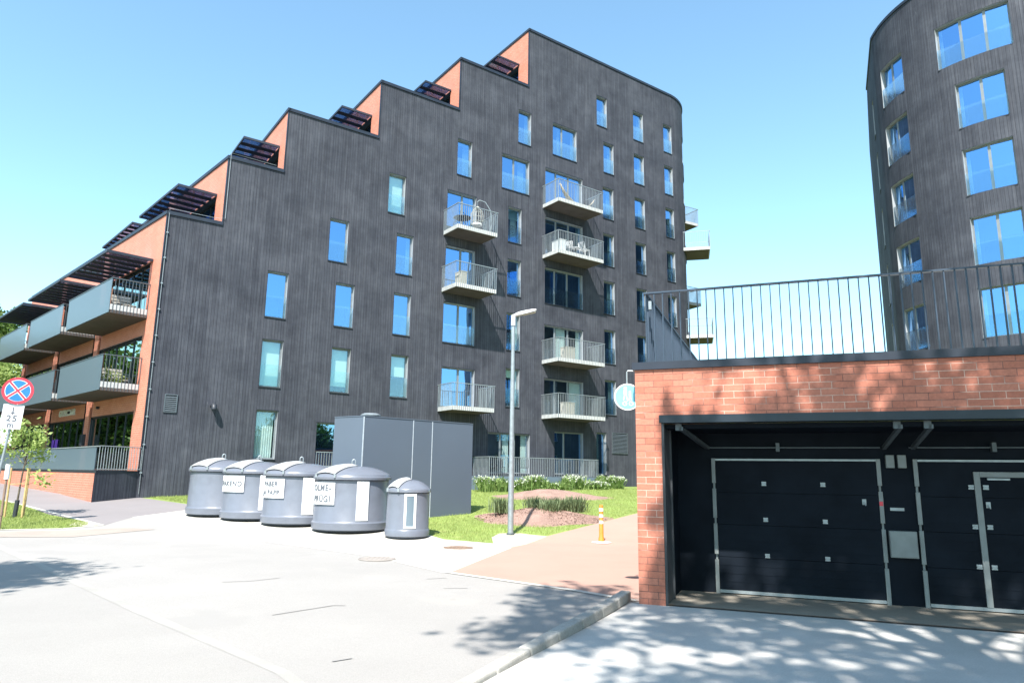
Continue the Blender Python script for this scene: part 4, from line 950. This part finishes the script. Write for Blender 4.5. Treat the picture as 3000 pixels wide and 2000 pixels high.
MB().tube([(0, 0, 0), (0, 0, 1.28)], 0.030, 10).build('post', 'rust', mp_)
MB().tube([(0, 0, 1.28), (0, 0, 1.66)], 0.058, 12).build('white_top', 'white', mp_)
MB().tube([(0, 0, 0.36), (0, 0, 0.40)], 0.045, 10).build('collar', 'rust', mp_)
# shared path sign hung behind the garage corner
px_, py_, pz_ = 1.66, 9.95, 2.76
fm = frame_mtx((px_, py_, pz_), (0.2, 0, 0))
ps = tag(empty('path_sign', (px_, py_, pz_)), 'round pale blue pedestrian and cycle path sign half hidden by the brick garage corner', 'road sign')
m_ = MB(); disc(m_, 0.19, 0, 0.01); do = part(tmb(m_, fm), 'sign_disc', 'white', ps)
m_ = MB(); disc(m_, 0.172, 0.0105, 0.003); tmb(m_, fm).build('blue_field', 'signcyan', do)
pk = MB()
def person_mark(x, y, s):
    disc_ = MB(); disc(disc_, 0.022 * s, 0.014, 0.003, 14); disc_.v = [(a + x, b + y + 0.095 * s, c) for a, b, c in disc_.v]; pk.add(disc_.v, disc_.f)
    pk.fbox((x - 0.022 * s, y, 0.014), (0.044 * s, 0, 0), (0, 0.072 * s, 0), (0, 0, 0.003))
    pk.fbox((x - 0.018 * s, y, 0.0142), (0.014 * s, 0, 0), (-0.015 * s, -0.075 * s, 0), (0, 0, 0.003)); pk.fbox((x + 0.004 * s, y, 0.0144), (0.014 * s, 0, 0), (0.015 * s, -0.075 * s, 0), (0, 0, 0.003))
person_mark(-0.03, 0.03, 1.0); person_mark(0.035, 0.005, 0.7)
for cx in (-0.04, 0.05):
    n = 20; vs = []
    for k in range(n):
        t = 2 * math.pi * k / n
        for r_ in (0.032, 0.022): vs.append((cx + r_ * math.cos(t), -0.095 + r_ * math.sin(t), 0.0165))
    pk.add(vs, [(2 * k, (2 * k + 2) % (2 * n), (2 * k + 3) % (2 * n), 2 * k + 1) for k in range(n)])
pk.fbox((-0.04, -0.095, 0.0168), (0.035, 0.04, 0), (0.006, -0.004, 0), (0, 0, 0.001)); pk.fbox((-0.005, -0.055, 0.0168), (0.04, 0.0, 0), (0, 0.006, 0), (0, 0, 0.001)); pk.fbox((0.03, -0.055, 0.0169), (0.02, -0.04, 0), (0.006, 0.003, 0), (0, 0, 0.001))
tmb(pk, fm).build('pictogram', 'white', do)
m_ = MB(); a = Vector((px_, py_ + 0.02, pz_)); m_.tube([a + V(0, 0, -0.1), a + V(0, 0, 0.36), a + V(0.01, 0, 0.375), a + V(0.28, -0.02, 0.375)], 0.012, 8); part(m_, 'hanger_tube', 'galv', ps)

# ------------------------------------------------------------------ manhole covers
for (x, y, r_, lb, mt_) in ((-1.15, 16.4, 0.34, 'round manhole cover on the pale concrete pad', 'rust'), (-2.55, 14.1, 0.36, 'round manhole cover in the asphalt beside the pad edge', 'cover')):
    m_ = MB(); m_.lathe([(0.0005, 0.012), (r_ * 0.9, 0.012), (r_ * 0.91, 0.004), (r_ * 0.94, 0.004), (r_ * 0.95, 0.012), (r_, 0.010), (r_, 0)], 36, (0, 0, 0))
    for k in range(5):
        for j in range(5): m_.box(-0.2 + k * 0.09, -0.16 + k * 0.09, -0.2 + j * 0.09, -0.16 + j * 0.09, 0.010, 0.016)
    o = m_.build('manhole_cover', mt_); o.location = (x, y, g(y) + 0.010); tag(o, lb, 'manhole cover')

# ------------------------------------------------------------------ vegetation
def leaves(n, centers, spread, size, flat=0.6, asp=0.55):
    idx = rng.integers(0, len(centers), n); c = centers[idx] + rng.normal(size=(n, 3)) * spread
    a = rng.normal(size=(n, 3)); a /= np.linalg.norm(a, axis=1)[:, None]
    b = rng.normal(size=(n, 3)); b[:, 2] *= flat; b -= a * (a * b).sum(1)[:, None]; b /= np.linalg.norm(b, axis=1)[:, None]
    s = size * rng.uniform(0.6, 1.3, n)[:, None]
    v = np.stack([c - a * s, c + b * s * asp, c + a * s, c - b * s * asp], 1).reshape(-1, 3)
    return v, np.arange(4 * n).reshape(-1, 4)
def crown_pts(n, rx, ry, rz, cz, lump=7, seed=0):
    r = np.random.default_rng(seed); L_ = r.normal(size=(lump, 3)); L_ /= np.linalg.norm(L_, axis=1)[:, None]; L_[:, 2] = np.abs(L_[:, 2]) * 0.7 - 0.15
    cs = L_ * np.array([rx, ry, rz]) * r.uniform(0.45, 0.75, lump)[:, None]; rr = r.uniform(0.30, 0.55, lump)
    p = r.normal(size=(n, 3)); p /= np.linalg.norm(p, axis=1)[:, None]; k = r.integers(0, lump, n)
    p = cs[k] + p * (r.uniform(0.35, 1.0, n) ** 0.5)[:, None] * rr[k][:, None] * np.array([rx, ry, rz])
    p[:, 2] += cz; return p
def tree(x, y, h, rx, rz, label, nleaf=9000, leaf=0.11, clumps=260, seed=1, mat='leaf', cat='tree', group=None, name='leafy_tree', ground=None, spread=0.28):
    z = g(y) if ground is None else ground; root = tag(empty(name, (x, y, z)), label, cat, group); r = random.Random(seed)
    t = MB(); cz = h - rz; t.tube([(0, 0, 0), (r.uniform(-.1, .1), r.uniform(-.1, .1), cz * 0.5), (r.uniform(-.2, .2), r.uniform(-.2, .2), cz)], [h * 0.022, h * 0.017, h * 0.010], 9)
    P_ = crown_pts(clumps, rx, rx, rz, cz, 9, seed)
    for k in range(14):
        q = P_[r.randrange(len(P_))]; b0 = V(0, 0, cz * r.uniform(0.5, 0.95)); m1 = b0.lerp(Vector(q), 0.5) + V(0, 0, 0.1 * rz)
        t.tube([b0, m1, Vector(q)], [h * 0.008, h * 0.005, h * 0.002], 6)
    t.build('trunk', 'bark', root, smooth=True)
    v, f = leaves(nleaf, P_, spread, leaf); np_mesh('crown', v, f, mat, root)
    return root
G1 = 'trees beyond the building'
tree(-34.5, 44.5, 9.5, 3.2, 3.6, 'bright green broadleaf tree showing past the left end of the brick facade', 9000, 0.16, 300, 3, 'leafpale', group=G1)
tree(-43.5, 57, 15.0, 4.0, 5.5, 'taller green tree at the left edge beyond the building', 9000, 0.2, 300, 4, 'leaf', group=G1)
tree(60, 75, 14.5, 5, 5, 'far green treetop just peeking above the garage roof deck', 7000, 0.25, 300, 5, 'leafpale', group=G1)
# trees that shade the forecourt and mirror in the windows (behind and beside the viewpoint)
G2 = 'street trees around the viewpoint'
tree(3.0, 0.7, 12.0, 5.2, 2.7, 'broad street tree whose dappled shade falls on the kerb and the garage apron', 8000, 0.143, 110, 11, 'leaf', group=G2, spread=0.26)
tree(9.4, 1.2, 12.0, 4.8, 2.9, 'street tree shading the right half of the garage front', 6500, 0.145, 100, 12, 'leaf', group=G2, spread=0.30)
tree(2.6, -4.6, 12.5, 5.0, 2.8, 'street tree shading the near end of the kerb and apron', 9000, 0.145, 130, 17, 'leaf', group=G2, spread=0.30)
tree(-9.7, 5.0, 9.5, 1.55, 2.0, 'street tree casting feathery shade on the left of the road', 3000, 0.12, 90, 13, 'leaf', group=G2)
for i, (x, y, h_, r_, lb) in enumerate([(-35, 38, 11, 4.2, 'nearest park tree west of the brick facade'), (-41, 44, 12, 4.5, 'second park tree west of the brick facade, beside the footpath'), (-38, 32, 12, 4.5, 'park tree between the road and the facade on the west side'), (-46, 37, 12, 5, 'farthest park tree west of the brick facade'), (-32, 27, 10, 4.2, 'park tree beside the road on the west side'), (-52, 50, 13, 5.5, 'park tree far along the footpath to the west'), (24, 6, 8, 4.2, 'park tree close to the garage on its east side'), (32, 12, 8, 4.6, 'park tree farther from the garage on its east side'), (-20, -8, 10, 5, 'street tree left behind the viewpoint'), (14, -10, 9, 5, 'street tree right behind the viewpoint')]):
    tree(x, y, h_, r_, h_ * 0.50, lb, 7000, 0.24, 300, 20 + i, 'leaf', group='park trees mirrored in the windows', spread=0.45)

for i, (x, y, r_, lb) in enumerate([(-33.5, 35, 3.2, 'unseen bush added for the window reflections, nearest the facade under the western park trees'), (-36, 40, 3.4, 'second unseen bush added for the window reflections, under the western park trees'), (-39, 45.5, 3.4, 'unseen bush added for the window reflections beside the footpath in the west'), (-42, 51, 3.6, 'farthest unseen bush added for the window reflections along the western footpath'), (-33, 29.5, 3.2, 'unseen bush added for the window reflections beside the road in the west')]):
    tree(x, y, 4.6, r_, 2.5, lb, 4500, 0.2, 160, 60 + i, 'leaf', 'bush', 'unseen bushes added to darken the shop window reflections', 'reflection_bush', spread=0.35)  # added out of view to hide bright low sky in the shop window reflections

# young staked tree
tx, ty = -14.35, 20.9; tz = g(ty)
yt = tag(empty('young_tree', (tx, ty, tz)), 'young pale-leaved tree tied to wooden stakes on the left lawn', 'tree')
m_ = MB(); m_.tube([(0, 0, 0), (0.05, 0, 1.2), (0.12, 0, 2.0), (0.08, 0, 2.6)], [0.03, 0.024, 0.015, 0.006], 8)
br_ = [(0.52, -0.1, 2.15), (-0.75, 0.1, 1.95), (-0.42, 0, 2.35), (0.42, 0.2, 1.8), (0.0, -0.3, 2.6), (0.3, 0, 2.45), (0.85, -0.1, 1.05), (0.52, 0, 1.2)]
for b in br_: m_.tube([(0.1, 0, min(1.5, b[2] - 0.15)), (b[0] * 0.5, b[1] * 0.5, b[2] - 0.05), b], [0.012, 0.008, 0.004], 5)
m_.build('trunk', 'bark', yt)
pc = np.array([np.array(b) * t + np.array([0.1, 0, 1.7]) * (1 - t) for b in br_[:6] for t in (0.55, 0.8, 1.0, 1.1)] + [list(br_[6]), list(br_[7])]); v, f = leaves(1050, pc, 0.13, 0.062); np_mesh('crown', v, f, 'leafpale', yt)
for sx0, sy0 in ((-0.22, -0.1), (0.28, -0.1), (0.05, 0.3)):
    m_ = MB(); m_.tube([(sx0, sy0, 0), (sx0, sy0, 1.42)], 0.028, 8); m_.build('stake', 'wood', yt)
m_ = MB(); m_.tube([(-0.22, -0.1, 0.95), (0.28, -0.1, 0.98)], 0.008, 5); m_.build('tie', 'wood', yt)
m_ = MB(); m_.tube([(0.0, 0, 0.0), (0.02, 0, 0.5)], 0.06, 8); m_.build('trunk_guard', 'dark', yt)

# mulch beds (mounds)
def mound(cx, cy, rx, ry, h_, name, rot=0):
    n, m = 40, 10; vs = []; 
    for i in range(m + 1):
        t = i / m
        for k in range(n):
            a = 2 * math.pi * k / n; w_ = 1 + 0.10 * math.sin(3 * a + cx) + 0.06 * math.sin(7 * a); x = t * rx * w_ * math.cos(a); y = t * ry * w_ * math.sin(a)
            X, Y = cx + x * math.cos(rot) - y * math.sin(rot), cy + x * math.sin(rot) + y * math.cos(rot)
            vs.append((X, Y, g(Y) - 0.01 + h_ * (math.cos(math.pi * min(1, t)) * 0.5 + 0.5) + 0.02 * math.sin(X * 9) * math.cos(Y * 8) * (1 - t) + (0.02 if t < 1 else 0)))
    fs = [(i * n + k, (i + 1) * n + k, (i + 1) * n + (k + 1) % n, i * n + (k + 1) % n) for i in range(m) for k in range(n)]
    o = MB().add(vs, fs).build(name, 'mulch', smooth=True); return struct(o)
mound(0.95, 22.4, 2.15, 1.75, 0.30, 'mulch_mound'); mound(1.6, 30.0, 2.6, 2.2, 0.32, 'mulch_mound')
# bark chips
n = 2600; a = rng.uniform(0, 2 * np.pi, n); t = np.sqrt(rng.uniform(0, 1, n)) * 0.98; cx = 0.95 + 2.1 * t * np.cos(a); cy = 22.4 + 1.7 * t * np.sin(a)
cz = np.array([g(y) for y in cy]) + 0.30 * (np.cos(np.pi * t) * 0.5 + 0.5) + 0.025
v, f = leaves(n, np.zeros((1, 3)), 0.0, 0.035, 0.3, 0.5); v = v.reshape(-1, 4, 3); v[:, :, 2] *= 0.5; v += np.stack([cx, cy, cz], 1)[:, None, :]; o = np_mesh('bark_chips', v.reshape(-1, 3), f, 'mulch'); o['kind'] = 'stuff'; tag(o, 'loose reddish bark chips on the mound by the street lamp', 'bark chips')
def tuft(x, y, r_, h_, n_, mat, label, cat, group, name, zoff=0.0, blade=0.02, flowers=0):
    root = tag(empty(name, (x, y, g(y) + zoff)), label, cat, group)
    base = rng.normal(size=(n_, 2)) * r_ * 0.35; ang_ = rng.uniform(0, 2 * np.pi, n_); lean = rng.uniform(0.1, 0.8, n_) * r_; hh = h_ * rng.uniform(0.55, 1.0, n_)
    tip = np.stack([base[:, 0] + np.cos(ang_) * lean, base[:, 1] + np.sin(ang_) * lean, hh], 1); b3 = np.concatenate([base, np.zeros((n_, 1))], 1)
    mid = b3 * 0.45 + tip * 0.55; mid[:, 2] += hh * 0.08; pr = np.stack([-np.sin(ang_), np.cos(ang_), np.zeros(n_)], 1) * blade
    v = np.stack([b3 - pr * .5, b3 + pr * .5, mid + pr, mid - pr, mid - pr, mid + pr, tip + pr * .2, tip - pr * .2], 1).reshape(-1, 3); np_mesh('foliage', v, np.arange(8 * n_).reshape(-1, 4), mat, root)
    if name == 'flowering_bush':
        pc_ = np.stack([rng.normal(size=40) * r_ * 0.42, rng.normal(size=40) * r_ * 0.42, rng.uniform(0.1, 0.85, 40) * h_], 1); v, f = leaves(700, pc_, 0.07, 0.055); np_mesh('leaf_mass', v, f, mat, root)
    if flowers:
        cc = tip[rng.integers(0, n_, flowers)]; v, f = leaves(flowers, cc, 0.02, 0.045); np_mesh('blossom', v, f, 'petal', root)
    return root
GL = 'grey-green shrubs on the mulch mound'
for (x, y, r_, h_, lb) in ((-0.25, 22.4, 0.42, 0.5, 'leftmost grey-green tufted shrub, right beside the lamp pole'), (0.85, 23.0, 0.46, 0.5, 'second grey-green shrub from the left at the back of the mound'), (1.25, 22.3, 0.50, 0.46, 'grey-green shrub nearest the front of the mound'), (1.55, 22.9, 0.42, 0.48, 'small grey-green shrub between the middle and the right ones'), (2.1, 22.8, 0.50, 0.55, 'rightmost grey-green shrub at the end of the mound')):
    tuft(x, y, r_, h_, 300, 'lavender', lb, 'shrub', GL, 'tufted_shrub', 0.16, 0.012)
GH = 'white-flowering plants along the garden terrace'
n = 13
for k in range(n):
    uu = -2.9 + 8.3 * k / (n - 1); p = PF.P(uu, 0, 2.05 + 0.25 * math.sin(k * 2.1)); wh = k in (0, 2, 3, 4, 8, 9, 10, 12)
    tuft(p.x, p.y, 0.42 + 0.12 * math.sin(k * 3.3), 0.56 + 0.20 * math.sin(k * 1.7 + 1), 420, 'hedge', ('white-flowering bush' if wh else 'leafy green bush') + f' along the garden terrace railing, {["1st","2nd","3rd","4th","5th","6th","7th","8th","9th","10th","11th","12th","13th"][k]} from the left', 'bush', GH, 'flowering_bush', 0.0, 0.03, 420 if wh else 60)
# grass blades on the visible lawns
def inpoly(x, y, poly):
    c = np.zeros(len(x), bool); j = len(poly) - 1
    for i in range(len(poly)):
        xi, yi = poly[i]; xj, yj = poly[j]; c ^= ((yi > y) != (yj > y)) & (x < (xj - xi) * (y - yi) / (yj - yi + 1e-12) + xi); j = i
    return c
def grass(poly, n_, label, excl=()):
    xs, ys = [p[0] for p in poly], [p[1] for p in poly]; x = rng.uniform(min(xs), max(xs), n_); y = rng.uniform(min(ys), max(ys), n_); k = inpoly(x, y, poly)
    for (cx, cy, rx, ry) in excl: k &= ((x - cx) / rx) ** 2 + ((y - cy) / ry) ** 2 > 1
    x, y = x[k], y[k]; n_ = len(x); z = np.interp(y, [a for a, b in YB], [b for a, b in YB]); an = rng.uniform(0, 2 * np.pi, n_); hh = rng.uniform(0.035, 0.085, n_)
    b = np.stack([x, y, z], 1); pr = np.stack([np.cos(an), np.sin(an), 0 * an], 1) * 0.007; tip = b + np.stack([rng.normal(size=n_) * 0.02, rng.normal(size=n_) * 0.02, hh], 1)
    v = np.stack([b - pr, b + pr, tip], 1).reshape(-1, 3); o = np_mesh('grass', v, np.arange(3 * n_).reshape(-1, 3), 'grassblade'); o['kind'] = 'stuff'; tag(o, label, 'grass')
grass([(-1.6, 18.2), (-0.5, 17.6), (-0.3, 19.1), (0.6, 19.2), (1.0, 18.9), (4.1, 24), (9, 31.5), (9, 40), (-3, 34), (-3.5, 26), (-3.2, 20.6), (-2.1, 19)], 90000, 'short lawn grass around the mulch beds in front of the black building', [(0.95, 22.4, 2.1, 1.7), (1.6, 30, 2.5, 2.1)])
grass([(-17.8, 25.1), (-16.7, 24.3), (-13.84, 21.5), (-11.9, 20.2), (-11.4, 19.6), (-11.7, 19.1), (-13.1, 18.6), (-18.5, 18.3), (-20, 24)], 60000, 'triangle of lawn grass around the young staked tree')
grass([(-13.6, 27.0), (-11.2, 25.0), (-8.5, 24.2), (-6, 26), (-6, 31), (-13, 27.4)], 40000, 'narrow strip of lawn grass along the foot of the black wall')

# ------------------------------------------------------------------ things on the balconies
def at(u, z, off): return PF.P(u, z, off)
T_ = PF.T(0); Nn_ = (PF.P(0, 0, 1) - PF.P(0, 0, 0)).normalized()
def boxthing(u, z, off, w_, d_, h_, name, mat, label, cat, lid=True):
    r_ = tag(empty(name, at(u, z, off)), label, cat); m_ = MB(); m_.fbox(T_ * 0 + V(0, 0, 0.02), T_ * w_, -Nn_ * d_, (0, 0, h_)); m_.build('body', mat, r_, bevel=0.01)
    m_ = MB(); m_.fbox(-T_ * 0.015 + Nn_ * 0.015 + V(0, 0, h_ + 0.023), T_ * (w_ + 0.03), -Nn_ * (d_ + 0.03), (0, 0, 0.04)); m_.build('lid', mat, r_, bevel=0.008)
    m_ = MB()
    for a in (0, w_ - 0.05): m_.fbox(T_ * a, T_ * 0.05, -Nn_ * 0.05, (0, 0, 0.018))
    m_.build('foot', 'dark', r_); return r_
zf = lambda fl: 1.62 + 3 * (fl - 1) + 0.20
boxthing(2.25, zf(5), 1.30, 0.42, 0.75, 0.62, 'storage_box', 'white', 'white storage box in the left corner of the fifth-floor wide balcony', 'box')
boxthing(2.62, zf(3), 1.35, 0.62, 0.5, 0.60, 'storage_box', 'wicker', 'cream storage box behind the railing of the third-floor wide balcony', 'box')
boxthing(2.62, zf(2), 1.35, 0.60, 0.5, 0.60, 'storage_box', 'wicker', 'cream storage box behind the railing of the second-floor wide balcony', 'box')
boxthing(-4.05, zf(4), 1.30, 0.35, 0.6, 0.62, 'storage_box', 'wicker', 'beige cabinet on the narrow fourth-floor balcony', 'box')
def chair(u, z, off, rot, label, mat='white'):
    r_ = tag(empty('balcony_chair', at(u, z, off)), label, 'chair', 'wire chairs on the wide fifth-floor balcony'); r_.rotation_euler.z = AZF + rot
    m_ = MB(); m_.box(-0.22, 0.22, -0.22, 0.22, 0.42, 0.45); m_.build('seat', mat, r_)
    m_ = MB()
    for k in range(6): m_.tube([(-0.2 + 0.08 * k, -0.22, 0.45), (-0.2 + 0.08 * k, -0.30, 0.82)], 0.01, 5)
    m_.tube([(-0.22, -0.22, 0.44), (-0.22, -0.30, 0.84), (0.22, -0.30, 0.84), (0.22, -0.22, 0.44)], 0.014, 6); m_.build('backrest', mat, r_)
    for sx0 in (-0.19, 0.19):
        for sy0 in (-0.19, 0.19): MB().tube([(sx0, sy0, 0.42), (sx0 * 1.1, sy0 * 1.1, 0)], 0.012, 5).build('leg', mat, r_)
    return r_
chair(3.0, zf(5), 1.0, 2.2, 'left white wire chair on the wide fifth-floor balcony'); chair(4.2, zf(5), 1.1, -1.4, 'right white wire chair on the wide fifth-floor balcony')
def rtable(u, z, off, r0, h_, top_, label):
    r_ = tag(empty('round_table', at(u, z, off)), label, 'table'); m_ = MB(); m_.lathe([(0.0005, h_), (r0, h_), (r0, h_ + 0.03), (0.0005, h_ + 0.03)], 28); m_.build('table_top', top_, r_)
    MB().tube([(0, 0, 0.02), (0, 0, h_)], 0.02, 8).build('stem', 'dark', r_); m_ = MB(); m_.lathe([(0.0005, 0.0), (r0 * 0.5, 0.0), (r0 * 0.4, 0.02), (0.0005, 0.03)], 20); m_.build('foot', 'dark', r_)
rtable(3.62, zf(5), 1.0, 0.26, 0.45, 'white', 'small round table between the wire chairs')
rtable(-3.75, zf(5), 0.75, 0.45, 0.62, 'dark', 'dark round table on the narrow fifth-floor balcony')
# hanging chair on D5
r_ = tag(empty('hanging_chair', at(-2.65, zf(5), 0.8)), 'wicker hanging egg chair on a curved stand on the narrow balcony', 'hanging chair')
m_ = MB(); pts = [(0.45, 0.3, 0.03), (0.55, 0.3, 0.7), (0.48, 0.2, 1.35), (0.2, 0.1, 1.78), (-0.1, 0.0, 1.85), (-0.22, 0, 1.75)]; m_.tube(pts, 0.022, 8); m_.lathe([(0.4, 0.0), (0.45, 0.0), (0.45, 0.03), (0.4, 0.03)], 24); m_.build('stand', 'galv', r_, smooth=True)
m_ = MB(); prof_ = [(0.03, 0.36), (0.22, 0.42), (0.35, 0.62), (0.38, 0.85), (0.32, 1.1), (0.18, 1.35), (0.03, 1.5)]
for k in range(13):
    t = rad(60 + 270 * k / 12); m_.tube([(-0.2 + r0 * math.cos(t), r0 * math.sin(t), z_) for r0, z_ in prof_], 0.009, 5)
for r0, z_ in prof_[1:-1]: m_.tube([(-0.2 + r0 * math.cos(rad(60 + 270 * k / 16)), r0 * math.sin(rad(60 + 270 * k / 16)), z_) for k in range(17)], 0.009, 5)
m_.build('basket', 'wicker', r_); MB().tube([(-0.2, 0, 1.48), (-0.2, 0, 1.78)], 0.008, 5).build('chain', 'galv', r_)
m_ = MB(); m_.lathe([(0.0005, 0.40), (0.26, 0.46), (0.24, 0.56), (0.0005, 0.58)], 18, (-0.2, 0, 0)); m_.build('cushion', 'white', r_, smooth=True)
# hammock on G6
r_ = tag(empty('hammock', at(2.4, zf(6), 1.1)), 'woven hammock slung across the wide sixth-floor balcony', 'hammock')
m_ = MB(); vs = []; n = 16
for i in range(n + 1):
    t = i / n; p = T_ * (2.6 * t) + V(0, 0, 1.05 - 0.95 * math.sin(math.pi * t) ** 0.8 - 0.35 * t); wd = 0.04 + 0.20 * math.sin(math.pi * t)
    vs += [p - Nn_ * wd, p + V(0, 0, -0.06), p + Nn_ * wd]
m_.add(vs, [(i * 3 + j, i * 3 + j + 1, (i + 1) * 3 + j + 1, (i + 1) * 3 + j) for i in range(n) for j in range(2)]); o = m_.build('cloth', 'rope', r_, smooth=True); o.modifiers.new('t', 'SOLIDIFY').thickness = 0.02
MB().tube([vs[1], vs[1] + Nn_ * 0.1 + V(0, 0, 0.1)], 0.012, 5).build('cord', 'wicker', r_)
# patio furniture behind the garden terrace railing
for uu, off, lb in ((-1.3, 0.9, 'garden chair on the left part of the garden terrace'), (0.2, 0.9, 'garden chair in the middle of the garden terrace'), (1.9, 0.8, 'garden chair near the wall on the garden terrace')):
    c_ = chair(uu, 1.56, off, 2.8 if uu < 0 else -0.6, lb, 'dark'); c_['group'] = 'dark chairs on the garden terrace'
# planters on the brick balconies
def pot(p, label, hgt=0.45):
    r_ = tag(empty('potted_plant', p), label, 'plant', 'potted plants on the brick balconies'); m_ = MB(); m_.lathe([(0.0005, 0), (0.10, 0), (0.14, 0.24), (0.12, 0.24), (0.11, 0.2), (0.0005, 0.2)], 18); m_.build('pot', 'dark', r_)
    pc_ = rng.normal(size=(14, 3)) * 0.1 + np.array([0, 0, 0.28 + hgt * 0.5]); v, f = leaves(160, pc_, 0.07, 0.05); np_mesh('foliage', v, f, 'leafpale', r_)
pot(PL.P(1.35, 4.71, 1.05), 'leafy potted plant at the corner of the lower brick balcony', 0.5); pot(PL.P(1.3, 4.71, 0.65), 'small potted plant behind the bars of the lower brick balcony', 0.2)
for zb, lb in ((7.72, 'upper'), (4.70, 'lower')):
    r_ = tag(empty('lounge_seat', PL.P(1.5, zb, 0.25)), f'slatted pale bench seat on the {lb} brick balcony', 'bench'); t = PL.T(0); nn = Vector((NL[0], NL[1], 0))
    m_ = MB()
    for k in range(6): m_.fbox(t * 0.0 + nn * (0.02 + k * 0.12) + V(0, 0, 0.38), t * 0.9, nn * 0.09, (0, 0, 0.03))
    m_.build('seat', 'wicker', r_); m_ = MB()
    for k in range(4): m_.fbox(t * 0.9 + V(0, 0, 0.42 + k * 0.13), t * 0.04, nn * 0.7, (0, 0, 0.10))
    m_.build('backrest', 'wicker', r_)
    for a, b in ((0.02, 0.02), (0.84, 0.02), (0.02, 0.66), (0.84, 0.66)): MB().fbox(t * a + nn * b, t * 0.05, nn * 0.05, (0, 0, 0.375)).build('leg', 'dark', r_)
# low brick building seen past the left end
fbd = tag(empty('low_brick_building', (-46, 58, 1.15)), 'low pale-red brick building far left beyond the footpath', 'building')
m_ = MB(); m_.fbox((-52, 58, 0.9), (13, 5, 0), (-4, 8, 0), (0, 0, 2.4)); part(m_, 'wall', 'far', fbd); m_ = MB(); m_.fbox((-52.2, 57.8, 3.303), (13.3, 5.1, 0), (-4.1, 8.3, 0), (0, 0, 0.2)); part(m_, 'roof', 'coping', fbd)
